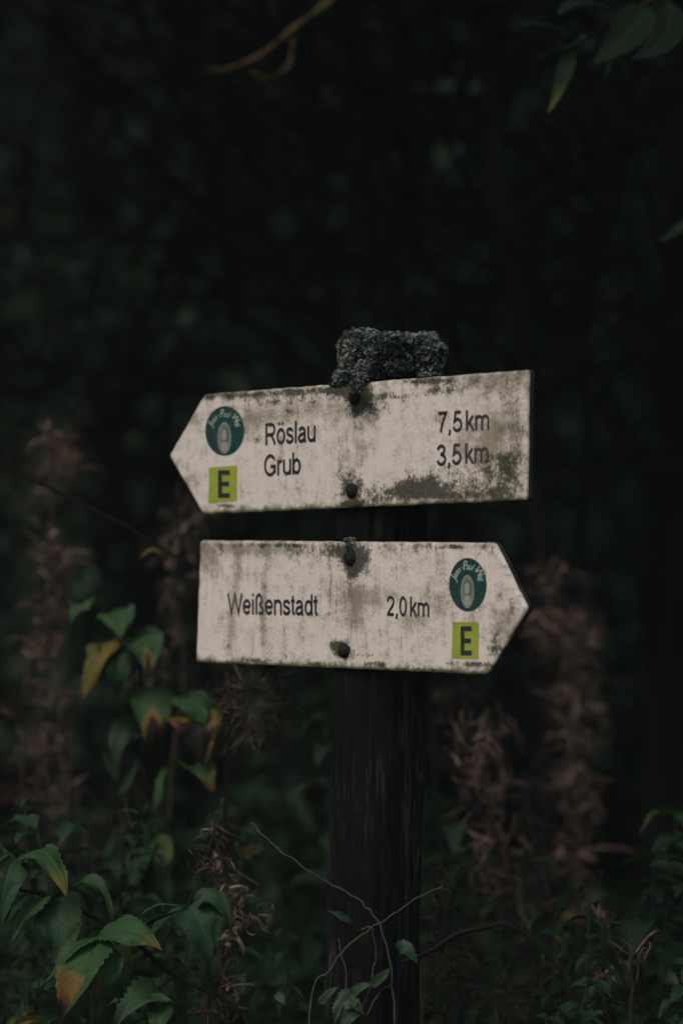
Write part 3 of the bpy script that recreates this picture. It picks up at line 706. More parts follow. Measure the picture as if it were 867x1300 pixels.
def plant(name, label, cat, stems, leaves, mat, smat, Y, group=None, base=None):
    """stems: list of (points(px,py,dy), r0, r1) ; leaves: (base, ctrl, tip as px,py,dy, width mm, options)"""
    p0 = stems[0][0][0]; b0 = at(p0[0], p0[1], Y + p0[2]) if base is None else Vector(base)
    g0 = Vector((b0.x, b0.y, ground_z(b0.x, b0.y)))
    root = empty(name, (g0.x, g0.y, 0)); o0 = Vector((g0.x, g0.y, 0))
    props(root, label, cat, group)
    for i, (P, r0, r1) in enumerate(stems):
        pts = [at(x, y, Y + d) - o0 for (x, y, d) in P]
        if i == 0: pts = [Vector((pts[0].x * .5, pts[0].y, g0.z - .02)), Vector((pts[0].x * .8, pts[0].y, (g0.z + pts[0].z) / 2))] + pts
        if smat == 'twig':
            pts = smooth_path(pts, 5); pts = [p + Vector((rnd.gauss(0, .0008), 0, rnd.gauss(0, .0008))) for p in pts]; r0 *= .8; r1 *= .8
        mb = MB(); tube(mb, pts, r0, r1, 7, bump=.35, k=2 if smat == 'twig' else 4); mb.build('stem', M[smat], root)
    for L in leaves:
        (b, c, e, wd, opt) = L
        mb = MB()
        kw = dict(up=Vector((0, -.5, 1)), fold=.2, nt=24, ns=6, serr=.03, wave=.26); kw.update(opt)
        bb = at(b[0], b[1], Y + b[2]) - o0; cc = at(c[0], c[1], Y + c[2]) - o0; ee = at(e[0], e[1], Y + e[2]) - o0
        cc = cc * 1.6 - (bb + ee) * .3        # the given middle point lies near the spine
        pet = kw.pop('stalk', None)
        leaf(mb, bb, cc, ee, wd * .001, **kw)
        if pet: tube(mb, [at(pet[0], pet[1], Y + pet[2]) - o0, (at(pet[0], pet[1], Y + pet[2]) - o0 + bb) / 2 + Vector((0, 0, .004)), bb], .0016, .0012, 5, w=.2, t=.6)
        mb.build('leaf', M[mat], root)
    return root
F_ = Vector((0, -1, .35))
plant('broad_leaved_plant', 'broad-leaved plant in the lower left corner with a large orange and brown tipped leaf', 'leafy plant',
      [([(330, 1330, 0), (215, 1235, 0), (165, 1190, 0), (120, 1165, 0), (60, 1138, 0), (12, 1128, 0)], .0042, .0022),
       ([(165, 1190, 0), (190, 1172, -.01), (212, 1162, -.02), (245, 1150, -.03)], .002, .0014),
       ([(205, 1205, -.03), (215, 1185, -.03), (226, 1160, -.03)], .0016, .0013)],
      [((28, 1092, -.02), (60, 1078, -.05), (86, 1142, -.07), 52, dict(up=Vector((-.2, -.2, 1)), fold=.1, wither=lambda t, q: .52 * max(0, t - .35) / .65 + .16 * (q > .3) * t, tone=.9, curl=.15)),
       ((22, 1090, -.01), (8, 1110, -.05), (-4, 1185, -.05), 52, dict(up=Vector((.3, -1, .4)), tone=.6, wither=.1)),
       ((62, 1138, 0), (34, 1160, -.04), (10, 1212, -.05), 44, dict(up=Vector((-.7, -.6, .6)), fold=.08, tone=.8)),
       ((66, 1142, 0), (80, 1180, -.04), (66, 1222, -.03), 62, dict(up=F_, fold=.12, tone=.45, wither=lambda t, q: .30 * (q < -.4))),
       ((92, 1128, 0), (125, 1118, -.01), (145, 1172, -.02), 26, dict(up=Vector((0, -.3, 1)), tone=.8, wither=.12)),
       ((128, 1187, -.02), (165, 1178, -.06), (207, 1208, -.07), 52, dict(up=Vector((-.1, -.75, .8)), fold=.12, wither=lambda t, q: .62 * max(0, t - .42) / .58, tone=.95, serr=.03)),
       ((122, 1192, -.02), (92, 1200, -.06), (50, 1262, -.06), 34, dict(up=Vector((-.4, -.3, 1)), fold=.05, tone=.8)),
       ((128, 1192, -.03), (100, 1232, -.08), (76, 1298, -.07), 64, dict(up=Vector((-.35, -1, .35)), fold=.14, tone=1.0, wither=lambda t, q: min(1, .60 * max(0, min(1, (t - .38) * 5)) * (q > -.55) + max(0, t - .72) * 1.5), wave=.2)),
       ((132, 1196, -.03), (138, 1232, -.07), (118, 1278, -.06), 44, dict(up=Vector((.5, -1, .35)), fold=.1, tone=.8, wither=lambda t, q: .40 * (q > .2) * (t > .3) + .3 * (t > .7))),
       ((240, 1152, -.03), (258, 1178, -.05), (268, 1226, -.04), 62, dict(up=Vector((.15, -1, .2)), fold=.1, tone=.45, wither=.08, serr=.08)),
       ((250, 1150, -.03), (280, 1142, -.04), (294, 1190, -.04), 40, dict(up=Vector((.5, -.5, .8)), fold=.1, tone=.5)),
       ((165, 1182, -.01), (195, 1150, -.03), (232, 1150, -.02), 20, dict(up=Vector((0, -.2, 1)), fold=.15, tone=.9, wither=.15)),
       ((208, 1284, -.02), (178, 1262, -.06), (148, 1306, -.07), 50, dict(up=Vector((0, -.6, .8)), tone=1.0, wave=.3, serr=.08)),
       ((192, 1290, -.02), (205, 1280, -.06), (190, 1330, -.07), 40, dict(up=F_, tone=.7)),
       ((145, 1205, .03), (160, 1215, .02), (165, 1245, .02), 26, dict(up=F_, tone=.4, wither=.45)),
       ((150, 1240, .04), (130, 1260, .0), (120, 1300, .0), 40, dict(up=F_, tone=.3)),
       ((5, 1075, 0), (-12, 1085, -.04), (-20, 1130, -.04), 40, dict(up=F_, tone=.9))],
      'leaf_teal', 'stem_dark', -.02)

plant('broad_leaved_plant', 'drooping green plant left of the lower board with yellow and black-spotted leaves', 'leafy plant',
      [([(150, 1260, 0), (160, 1050, 0), (175, 930, 0), (180, 850, 0), (160, 780, 0)], .0045, .002),
       ([(178, 905, 0), (205, 885, -.02), (240, 880, -.03)], .002, .0015),
       ([(165, 810, 0), (150, 790, -.02), (130, 772, -.02)], .002, .0015)],
      [((136, 772, 0), (100, 762, -.03), (88, 806, -.04), 45, dict(up=Vector((-.4, 0, 1)), fold=.05, tone=.9, curl=.1)),
       ((140, 778, 0), (152, 780, -.06), (152, 812, -.08), 57, dict(up=Vector((0, -.8, .6)), fold=.06, tone=1.0)),
       ((148, 812, 0), (122, 830, -.05), (106, 888, -.05), 52, dict(up=Vector((-.6, -.8, .5)), fold=.08, tone=.9, wither=lambda t, q: .40 + .12 * (q < 0))),
       ((142, 814, 0), (150, 840, -.05), (150, 885, -.03), 50, dict(up=F_, tone=.5)),
       ((168, 808, 0), (184, 812, -.07), (190, 858, -.08), 67, dict(up=Vector((.1, -.9, .6)), fold=.05, tone=1.0, wither=lambda t, q: min(1, 1.0 * max(0, t - .42 - .5 * abs(q)) / .36))),
       ((190, 872, 0), (195, 900, -.05), (192, 958, -.04), 62, dict(up=F_, fold=.05, tone=.6, wither=lambda t, q: min(1.2, max(0, 2.6 * (t - .26 - .35 * abs(q)))))),
       ((232, 884, 0), (248, 886, -.05), (262, 922, -.06), 70, dict(up=Vector((.1, -.5, .9)), fold=.02, tone=1.0, curl=.1)),
       ((238, 905, 0), (252, 912, -.06), (258, 975, -.06), 80, dict(up=Vector((.1, -1, .5)), fold=.02, tone=.9, wither=lambda t, q: min(1.2, max(0, (t - .15) * 2.8 * max(.0, 1 - .75 * abs(q - .2))) + .30 * (abs(q) > .6) * (t > .2)))),
       ((232, 972, 0), (208, 985, -.04), (196, 1030, -.04), 37, dict(up=Vector((-.7, -.3, .7)), tone=.9)),
       ((236, 978, 0), (255, 975, -.05), (272, 1005, -.06), 50, dict(up=Vector((.2, -.6, .8)), tone=.8, wither=lambda t, q: .55 * max(0, t - .3) / .7 + .1)),
       ((190, 1072, 0), (178, 1090, -.04), (172, 1128, -.04), 45, dict(up=Vector((-.4, -1, .4)), tone=.8)),
       ((196, 1068, 0), (208, 1080, -.04), (210, 1115, -.04), 37, dict(up=F_, tone=.6, wither=.42)),
       ((175, 930, 0), (150, 930, -.03), (148, 985, -.03), 37, dict(up=F_, tone=.4))],
      'leaf_teal', 'stem_dark', .5)

plant('thin_creeper', 'thin pale creeper crossing the post foot with small serrated green leaves', 'creeper',
      [([(392, 1296, 0), (418, 1232, 0), (440, 1203, 0), (465, 1183, 0), (500, 1160, 0), (530, 1140, 0), (561, 1125, .02)], .0019, .0008),
       ([(318, 1043, .08), (345, 1072, .04), (385, 1100, 0), (415, 1120, 0), (452, 1140, 0), (478, 1168, 0), (494, 1215, 0), (502, 1300, 0)], .0009, .0016),
       ([(458, 1180, -.01), (470, 1178, -.02), (477, 1200, -.01), (474, 1235, 0), (458, 1285, 0)], .0012, .0015),
       ([(430, 1190, 0), (434, 1215, 0), (440, 1240, 0), (436, 1280, 0)], .0008, .0012),
       ([(500, 1245, 0), (480, 1262, 0), (466, 1290, 0)], .0012, .0015)],
      [((506, 1208, 0), (516, 1202, -.015), (531, 1226, -.01), 20, dict(up=F_, serr=.09, tone=.8)),
       ((472, 1252, 0), (486, 1240, -.01), (496, 1228, -.01), 14, dict(up=Vector((0, -1, .6)), serr=.09, tone=.7)),
       ((446, 1266, 0), (458, 1252, -.01), (475, 1250, -.01), 13, dict(up=Vector((0, -1, .6)), serr=.09, tone=.8)),
       ((455, 1180, .02), (440, 1170, .0), (418, 1156, -.0), 20, dict(up=Vector((0, -.5, 1)), fold=.3, serr=.1, tone=.3)),
       ((452, 1265, 0), (434, 1272, -.01), (424, 1300, -.01), 27, dict(up=F_, serr=.08, tone=.8, wither=.15)),
       ((450, 1282, 0), (440, 1290, -.02), (432, 1310, -.02), 24, dict(up=F_, serr=.08, tone=.4)),
       ((405, 1275, 0), (416, 1262, -.01), (431, 1252, -.01), 12, dict(up=F_, serr=.1, tone=.9, wither=.25)),
       ((440, 1268, .0), (450, 1272, -.01), (462, 1290, -.01), 16, dict(up=F_, serr=.08, tone=.5)),
       ((350, 1262, .05), (358, 1268, .04), (362, 1278, .04), 11, dict(up=F_, tone=1.0))],
      'leaf_fern', 'twig', -.13, base=(at(392, 1296, -.13)))

# bramble canes -----------------------------------------------------------------
def cane(label, P, Y, r0, r1, leaves=(), smat='stem_dark', seed=1):
    r = random.Random(seed)
    pts = [at(x, y, Y + d) for (x, y, d) in P]
    g0 = Vector((pts[0].x, pts[0].y, ground_z(pts[0].x, pts[0].y))); o0 = Vector((g0.x, g0.y, 0))
    root = empty('bramble_cane', (g0.x, g0.y, 0)); props(root, label, 'bramble cane', 'bramble canes around the signpost')
    full = [g0 - Vector((0, 0, .02))] + pts
    mb = MB(); tube(mb, [p - o0 for p in full], r0, r1, 7, bump=.3); 
    sp = smooth_path([p - o0 for p in pts], 6)
    for i in range(1, len(sp) - 1):
        if r.random() < .55:
            d = Vector((r.gauss(0, 1), r.gauss(0, 1), r.gauss(0, 1))).normalized(); T = (sp[i + 1] - sp[i]).normalized(); d = (d - T * d.dot(T)).normalized()
            tube(mb, [sp[i], sp[i] + d * r0 * 1.4, sp[i] + d * r0 * 2.4 - T * r0 * .6], r0 * .45, .0001, 4, k=1)
    mb.build('stem', M[smat], root)
    for (b, c, e, wd, opt) in leaves:
        mb = MB(); kw = dict(up=F_, fold=.2, nt=12, ns=4, serr=.1); kw.update(opt)
        B_, C_, E_ = [at(q[0], q[1], Y + q[2]) - o0 for q in (b, c, e)]
        leaf(mb, B_, C_ * 1.6 - (B_ + E_) * .3, E_, wd * .001, **kw); mb.build('leaf', M['leaf_dark'], root)
    return root
cane('dark bramble cane arching low to the right of the post', [(772, 1330, 0), (738, 1275, 0), (705, 1225, 0), (672, 1190, 0), (640, 1174, 0), (612, 1178, 0), (580, 1186, 0), (553, 1203, 0), (533, 1213, 0), (510, 1222, .0)], -.10, .0034, .0026, seed=2)
cane('thin dark cane running behind the left end of the lower board', [(-60, 560, 0), (20, 600, 0), (62, 618, 0), (120, 648, 0), (160, 668, 0), (200, 692, 0), (245, 718, 0), (300, 735, 0)], .38, .0032, .0022,
     leaves=[((214, 712, 0), (194, 694, -.02), (176, 712, -.02), 8, dict(wither=.66, tone=.8, serr=0))], seed=3)
cane('short dark cane rising left of the willowherb tangle', [(112, 1140, 0), (128, 1080, 0), (145, 1040, 0), (150, 1000, 0), (155, 960, 0)], .45, .0028, .0018,
     leaves=[((150, 1005, 0), (165, 990, 0), (175, 960, 0), 14, dict(tone=.4)), ((152, 990, 0), (140, 975, 0), (130, 950, 0), 12, dict(tone=.4))], seed=4)
cane('thin bare cane leaning behind the broad leaves toward the stalk', [(290, 910, .0), (275, 895, 0), (255, 870, 0), (235, 850, 0), (222, 838, 0)], .42, .0018, .001, seed=5)

# ------------------------------------------------------------------ undergrowth herbs (one mass, nobody could count)
ug = MB(); ur = random.Random(21)
def herb(mb, base, h, r, big=1.0, wprob=.12):
    lean = Vector((r.uniform(-.12, .12), r.uniform(-.12, .12), 1)).normalized()
    top = base + lean * h + Vector((r.uniform(-.08, .08), 0, 0))
    P = [base, base + lean * h * .5 + Vector((r.uniform(-.03, .03), r.uniform(-.03, .03), 0)), top]
    P[2] += Vector((r.uniform(-.05, .05), 0, 0)); tube(mb, P, .0022 if big > .7 else .0014, .0008, 4, w=.0, t=-.3, k=4)
    sp = smooth_path(P, 8 if big > .7 else 15); n = len(sp); az = r.uniform(0, 6)
    for i in range(3, n):
        for s in (0, math.pi):
            if r.random() < .12: continue
            A = az + s + r.uniform(-.3, .3); d = Vector((math.cos(A), math.sin(A), r.uniform(-.1, .5)))
            k = 1.15 - .7 * (i / n) ** 2
            L = r.uniform(.06, .11) * k * big
            wi = r.choice((.3, .45, .6, .85)) * r.random() if r.random() < wprob else 0
            quick_leaf(mb, sp[i], d, L, L * r.uniform(.45, .62), r.uniform(.2, .9), wi, min(1, max(0, r.gauss(.45, .3))), nt=6, ns=2, r=r)
        az += 1.45
cnt = 0
while cnt < 230:
    Y = ur.uniform(.15, 5.5) if ur.random() < .8 else ur.uniform(-.35, .15)
    px = ur.uniform(-120, 990)
    X = (px - 433.5) / F * (CAMD + Y)
    if abs(X - .03) < .12 and abs(Y) < .15: continue
    if Y < .08 and px < 560: continue
    # profile of the undergrowth: higher on the left
    topy = 950 + 90 * math.sin(px * .011) + ur.uniform(-40, 210) + (70 if px > 560 else 0)
    if Y < .15: topy += 170
    if 330 < px < 420 and Y < 1: topy += 60
    zt = at(px, topy, Y).z
    if Y > 2: zt = min(zt, 1.25) 
    b = Vector((X, Y, ground_z(X, Y) - .02))
    herb(ug, b, max(.35, zt - b.z), ur, big=ur.uniform(.8, 1.3), wprob=(.12 if Y > .4 else 0)); cnt += 1
for k in range(120):
    Y = ur.uniform(.05, .9); px = ur.choice((ur.uniform(-60, 400), ur.uniform(560, 920))); X = (px - 433.5) / F * (CAMD + Y)
    topy = (1060 if px < 420 else 1130) + ur.uniform(-60, 200)
    b = Vector((X, Y, ground_z(X, Y) - .02)); herb(ug, b, max(.4, at(px, topy, Y).z - b.z), ur, big=ur.uniform(.4, .65), wprob=.05)
props(ug.build('undergrowth', M['leaf_dark']), 'dense dark green herbs covering the forest floor around the post', 'undergrowth', kind='stuff')

# ------------------------------------------------------------------ woodland
def crown_mesh(mb, clumps, r, n, L=(.06, .10), wp=.25):
    for (c, rad, k) in clumps:
        for _ in range(int(n * k)):
            q = Vector((r.gauss(0, .5), r.gauss(0, .5), r.gauss(0, .42))) * rad
            d = Vector((r.gauss(0, 1), r.gauss(0, 1), r.gauss(-.1, .5)))
            l = r.uniform(*L)
            wi = r.uniform(.22, .58) if r.random() < wp * .35 else 0.0
            mass_leaf(mb, c + q, d, l, l * r.uniform(.5, .75), wi, r.random(), r)

def tree(label, trunk, Y, r0, r1, limbs=(), crown_seed=1, height=8.0, crown=True, group='trees behind the signpost', leaves=500, low=()):
    """trunk / limbs: photo-space points with their own depth; the trunk goes on up into a crown above the frame"""
    r = random.Random(crown_seed)
    P = [at(x, y, Y + d) for (x, y, d) in trunk]             # bottom to top
    g0 = Vector((P[0].x + r.uniform(-.1, .1), P[0].y, ground_z(P[0].x, P[0].y) - .1)); o0 = Vector((g0.x, g0.y, 0))
    top = P[-1]
    up = [top + Vector((r.uniform(-.3, .3), r.uniform(-.2, .3), 1.2)), Vector((top.x + r.uniform(-.5, .5), top.y + .3, height))]
    root = empty('tree', (g0.x, g0.y, 0)); props(root, label, 'tree', group)
    full = [g0] + P + up
    mb = MB(); tube(mb, [p - o0 for p in full], r0 * 1.15, r1 * .5, 12, rough=.25, bump=.15, k=6)
    mb.build('trunk', M['bark'], root)
    for (L, ra, rb, mt) in limbs:
        mb = MB(); pts = [at(x, y, Y + d) - o0 for (x, y, d) in L]
        tube(mb, pts, ra, rb, 8, rough=.3, bump=.4, k=6); mb.build('branch', M[mt], root)
    # limbs up in the crown
    ends = []
    mb = MB()
    sp = smooth_path([p - o0 for p in full], 6); cand = [p for p in sp if p.z > 3.2] or [sp[-1]]
    for i in range(9):
        p = r.choice(cand); A = r.uniform(0, 6.28); Ln = r.uniform(1.0, 2.2)
        e = p + Vector((math.cos(A) * Ln, math.sin(A) * Ln, r.uniform(.2, 1.1))); mid = (p + e) / 2 + Vector((0, 0, r.uniform(-.2, .25)))
        tube(mb, [p, mid, e], .035, .008, 5, k=3); ends += [mid, e]
    tw = MB()
    for p in [q for q in sp if 1.3 < q.z < 4.5]:
        if r.random() < .7:
            A = r.uniform(0, 6.28); Ln = r.uniform(.4, 1.5); d = Vector((math.cos(A), math.sin(A), r.uniform(-.1, 1.1))).normalized()
            e = p + d * Ln; mid = p + d * Ln * .5 + Vector((r.gauss(0, .08), r.gauss(0, .08), r.gauss(0, .1)))
            tube(tw, [p, mid, e], .009, .0025, 5, k=4, bump=.3)
            for _ in range(2):
                q = mid.lerp(e, r.random()); tube(tw, [q, q + Vector((r.gauss(0, .12), r.gauss(0, .12), r.uniform(.0, .3)))], .004, .0015, 4, k=1)
    tw.build('branches', M['bark'], root)
    if crown:
        mb.build('limbs', M['bark'], root)
        cm = MB()
        crown_mesh(cm, [(e, r.uniform(.7, 1.2), 1) for e in ends], r, leaves / len(ends), L=(.12, .20))
        for (px, py, dy, rad, n_) in low:
            crown_mesh(cm, [(at(px, py, Y + dy) - o0, rad, 1)], r, n_, L=(.05, .09))
        cm.build('crown', M['leaf_lifted'], root)
    return root

tree('slim wavy dark tree above the right half of the upper board, lichened twig reaching left', [(690, 900, 0), (668, 520, 0), (660, 400, 0), (650, 290, 0), (630, 200, 0), (626, 110, 0), (620, 50, 0), (606, 12, 0), (575, -10, 0), (540, -60, 0)], 1.7, .024, .018,
     limbs=[([(640, 290, 0), (672, 268, 0), (705, 240, 0), (750, 215, 0), (800, 190, .1), (860, 130, .3), (900, 60, .5)], .014, .009, 'bark'),
            ([(520, -120, 0), (470, -60, -.4), (428, -8, -.75), (402, 14, -.8), (370, 38, -.8), (335, 67, -.8), (300, 84, -.8), (278, 89, -.8), (256, 87, -.8)], .0055, .0011, 'bark_lichen'),
            ([(372, 50, -.8), (368, 80, -.8), (352, 95, -.8), (335, 98, -.8), (318, 90, -.8)], .0022, .0012, 'bark_lichen'),
            ([(626, 160, 0), (650, 90, 0), (668, 70, 0), (700, 10, .2)], .010, .006, 'bark')], crown_seed=3, low=[(640, 70, .2, .25, 30), (600, 250, .5, .4, 30)])
tree('thin dark tree rising just above the lichen-capped post', [(470, 900, 0), (440, 500, 0), (430, 420, 0), (418, 330, 0), (404, 220, 0), (398, 120, 0), (380, 20, 0), (350, -80, 0)], 2.4, .016, .012,
     limbs=[([(405, 230, 0), (430, 170, .1), (470, 90, .2), (500, -20, .3)], .012, .008, 'bark')], crown_seed=4)
tree('broad dark tree at the right edge beside the undergrowth', [(868, 1100, 0), (862, 900, 0), (856, 700, 0), (872, 500, 0), (880, 300, 0), (890, 100, 0), (900, -100, 0)], 2.2, .075, .055, crown_seed=5, low=[(790, 560, 1.0, .5, 40)])
tree('dark tree crossing the upper left corner', [(150, 900, 0), (140, 600, 0), (125, 350, 0), (108, 200, 0), (98, 60, 0), (80, -100, 0)], 4.2, .045, .035, crown_seed=6,
     limbs=[([(112, 240, 0), (150, 160, .2), (200, 60, .3), (230, -60, .4)], .018, .012, 'bark')])
tree('upright dark tree between the left corner and the upper arrow tip', [(262, 900, 0), (250, 600, 0), (238, 420, 0), (232, 250, 0), (222, 80, 0), (218, -100, 0)], 5.5, .06, .045, crown_seed=7)
tree('dim tree directly behind the upper board numbers', [(560, 900, 0), (545, 600, 0), (532, 400, 0), (526, 250, 0), (512, 90, 0), (505, -100, 0)], 4.8, .055, .04, crown_seed=8)
tree('dim leaning tree in the right third of the background', [(790, 900, 0), (770, 640, 0), (760, 450, 0), (750, 260, 0), (738, 100, 0), (720, -100, 0)], 5.2, .05, .04, crown_seed=9)
tree('dark tree at the far left edge of the background', [(20, 900, 0), (12, 600, 0), (-2, 400, 0), (5, 200, 0), (0, -100, 0)], 6.5, .09, .07, crown_seed=10)
tree('thin tilted sapling crossing the gap left of the wavy tree', [(640, 900, 0), (590, 600, 0), (575, 400, 0), (560, 200, 0), (575, 60, 0), (590, -100, 0)], 7.0, .045, .035, crown_seed=11)
tree('slender distant tree left of the lichen cap', [(345, 900, 0), (335, 600, 0), (340, 400, 0), (320, 200, 0), (312, -100, 0)], 8.0, .06, .05, crown_seed=12)
tree('slim dark sapling with a forked top in the centre of the background', [(500, 900, 0), (492, 560, 0), (505, 420, 0), (498, 320, 0), (512, 230, 0), (505, 140, 0), (520, 60, 0), (515, -80, 0)], 2.0, .010, .008,
     limbs=[([(505, 250, 0), (530, 190, .1), (548, 110, .1), (580, 20, .1), (600, -60, .1)], .007, .005, 'bark'), ([(498, 330, 0), (470, 270, .05), (462, 180, .1), (440, 60, .1), (445, -60, .1)], .006, .004, 'bark')], crown_seed=21, leaves=400)
tree('crooked thin dark sapling in the upper left background', [(300, 900, 0), (292, 560, 0), (300, 420, 0), (285, 330, 0), (262, 240, 0), (255, 150, 0), (230, 60, 0), (225, -80, 0)], 2.3, .011, .009,
     limbs=[([(285, 330, 0), (310, 270, .1), (322, 180, .1), (352, 60, .1), (360, -60, .1)], .007, .005, 'bark'), ([(262, 240, 0), (215, 190, 0), (165, 120, 0), (120, -20, .1)], .007, .004, 'bark')], crown_seed=22, leaves=400)
tree('thin dark sapling leaning right beside the right edge', [(735, 900, 0), (745, 560, 0), (742, 430, 0), (760, 330, 0), (790, 210, 0), (800, 120, 0), (822, 40, 0), (835, -80, 0)], 1.9, .012, .010,
     limbs=[([(745, 450, 0), (775, 500, .1), (810, 560, .1), (850, 640, .1)], .006, .004, 'bark'), ([(760, 330, 0), (735, 260, 0), (728, 170, 0), (705, 60, .1), (700, -60, .1)], .007, .005, 'bark')], crown_seed=23, leaves=400)
tree('bent thin dark sapling between the left edge and the upper arrow tip', [(175, 900, 0), (160, 600, 0), (150, 470, 0), (165, 380, 0), (150, 300, 0), (110, 200, 0), (95, 110, 0), (60, -60, 0)], 2.6, .012, .010,
     limbs=[([(150, 300, 0), (180, 240, .1), (190, 140, .1), (175, 40, .1), (190, -60, .1)], .007, .005, 'bark'), ([(155, 470, 0), (100, 430, 0), (50, 350, 0), (20, 240, .1)], .006, .004, 'bark')], crown_seed=24, leaves=400)
# (branch with hanging leaves, top right: its tree stands out of frame to the right)
ob = empty('tree', (1.15, 1.1, 0)); props(ob, 'tree out of sight at right whose leafy twig hangs into the top right corner', 'tree', 'trees behind the signpost')
o0 = Vector((1.15, 1.1, 0))
mb = MB(); tube(mb, [Vector((0, 0, -.1)), Vector((.02, 0, 1.5)), Vector((-.05, .05, 3)), Vector((0, .2, 6.5))], .06, .02, 10, rough=.2, k=5); mb.build('trunk', M['bark'], ob)
mb = MB(); tube(mb, [Vector((-.05, .03, 2.3)), Vector((-.25, -.3, 2.35)), at(905, -60, .45) - o0, at(860, -22, .42) - o0, at(815, 8, .4) - o0, at(775, 30, .4) - o0, at(742, 50, .4) - o0, at(722, 60, .4) - o0], .009, .0016, 6, bump=.3); mb.build('branch', M['stem_dark'], ob)
hl = MB()
def hang(b, c, e, w, **k):
    B_, C_, E_ = [at(q[0], q[1], .4 + q[2]) - o0 for q in (b, c, e)]
    kw = dict(up=Vector((0, -.35, 1)), fold=.12, nt=12, ns=4, serr=.02); kw.update(k)
    leaf(hl, B_, C_ * 1.6 - (B_ + E_) * .3, E_, w * .001, **kw)
hang((726, 48, 0), (690, 30, -.04), (640, 33, -.06), 34, tone=.7)
hang((775, 12, 0), (730, 2, -.03), (708, 20, -.05), 40, tone=.3)
hang((818, 8, 0), (790, 50, -.05), (750, 82, -.05), 56, tone=.4, up=Vector((.2, -1, .5)))
hang((850, 0, 0), (845, 50, -.05), (800, 75, -.05), 50, tone=.3, up=Vector((.4, -1, .5)))
hang((722, 62, 0), (716, 100, -.03), (694, 145, -.02), 26, tone=.8, up=Vector((-.3, -1, .2)), wither=lambda t, q: .44 * max(0, t - .25) / .6)
hang((728, 55, 0), (700, 66, .0), (676, 78, .02), 24, tone=.5)
hang((772, 70, 0), (772, 90, 0), (764, 106, 0), 8, tone=.4)
hang((730, 42, -.01), (742, 48, -.02), (716, 62, -.03), 14, tone=1.0, wither=.2)
hang((885, 280, .3), (862, 292, .28), (838, 306, .26), 26, tone=1.0, up=Vector((0, -.5, 1)))
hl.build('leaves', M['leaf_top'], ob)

# understorey shrubs: three meshes, copied
def shrub_meshes(seed, kind):
    r = random.Random(seed); st = MB(); lf = MB()
    ends = []
    for i in range(16):
        A = r.uniform(0, 6.28); sp_ = r.uniform(.2, 1.1); h = r.uniform(1.6, 3.4)
        b = Vector((r.uniform(-.12, .12), r.uniform(-.12, .12), -.05)); e = Vector((math.cos(A) * sp_, math.sin(A) * sp_, h)); m_ = (b + e) / 2 + Vector((r.uniform(-.15, .15), r.uniform(-.15, .15), .1))
        tube(st, [b, m_, e], .013, .004, 5, k=3, bump=.3)
        for _ in range(5):
            t = r.uniform(.35, .98); p = b * (1 - t) ** 2 + m_ * 2 * t * (1 - t) + e * t * t
            q = p + Vector((r.gauss(0, .22), r.gauss(0, .22), r.uniform(.0, .55)))
            tube(st, [p, (p + q) / 2 + Vector((r.gauss(0, .04), r.gauss(0, .04), -.03)), q], .005, .0018, 4, k=3)
        for t in (.35, .5, .65, .8, .95): ends.append((b * (1 - t) ** 2 + m_ * 2 * t * (1 - t) + e * t * t, r.uniform(.16, .45), r.choice((.1, .3, .7, 1.5))))
    crown_mesh(lf, ends, r, 55, L=(.025, .055), wp=[.15, .45, .3][kind])
    return st.mesh('stems', M['bark']), lf.mesh('foliage', M['leaf_lifted'])
sm = [shrub_meshes(31 + i, i) for i in range(3)]
spots = [(40, 3.2, 0), (150, 5.0, 1), (300, 4.4, 0), (380, 6.4, 1), (480, 5.4, 2), (590, 6.2, 0), (700, 4.6, 0), (820, 5.2, 2), (90, 7.5, 0), (230, 8.0, 2), (340, 9.5, 0), (470, 8.6, 0), (620, 9.0, 1), (740, 7.8, 0), (860, 8.6, 0), (-20, 9.0, 1),
         (180, 11, 0), (420, 11.5, 1), (560, 12, 0), (690, 11.6, 2), (800, 12.4, 0), (40, 12.2, 0), (300, 13, 0), (900, 6.4, 1), (-80, 5.4, 0), (700, 6.6, 0), (650, 7.4, 1), (590, 4.2, 0), (770, 6.2, 0), (830, 7.4, 0), (720, 9.4, 0), (540, 7.4, 0)]
sr = random.Random(77)
for i, (px, Y, k) in enumerate(spots):
    p = at(px, 650, Y); e = empty('shrub', (p.x, p.y, ground_z(p.x, p.y)), sr.uniform(0, 6.28))
    e.scale = (1.1,) * 3
    props(e, 'dim out-of-focus leafy shrub among the trunks of the dark woodland', 'shrub', 'blurred shrubs in the dark woodland')
    for me in sm[k]:
        o = bpy.data.objects.new(me.name, me); COL.objects.link(o); o.parent = e

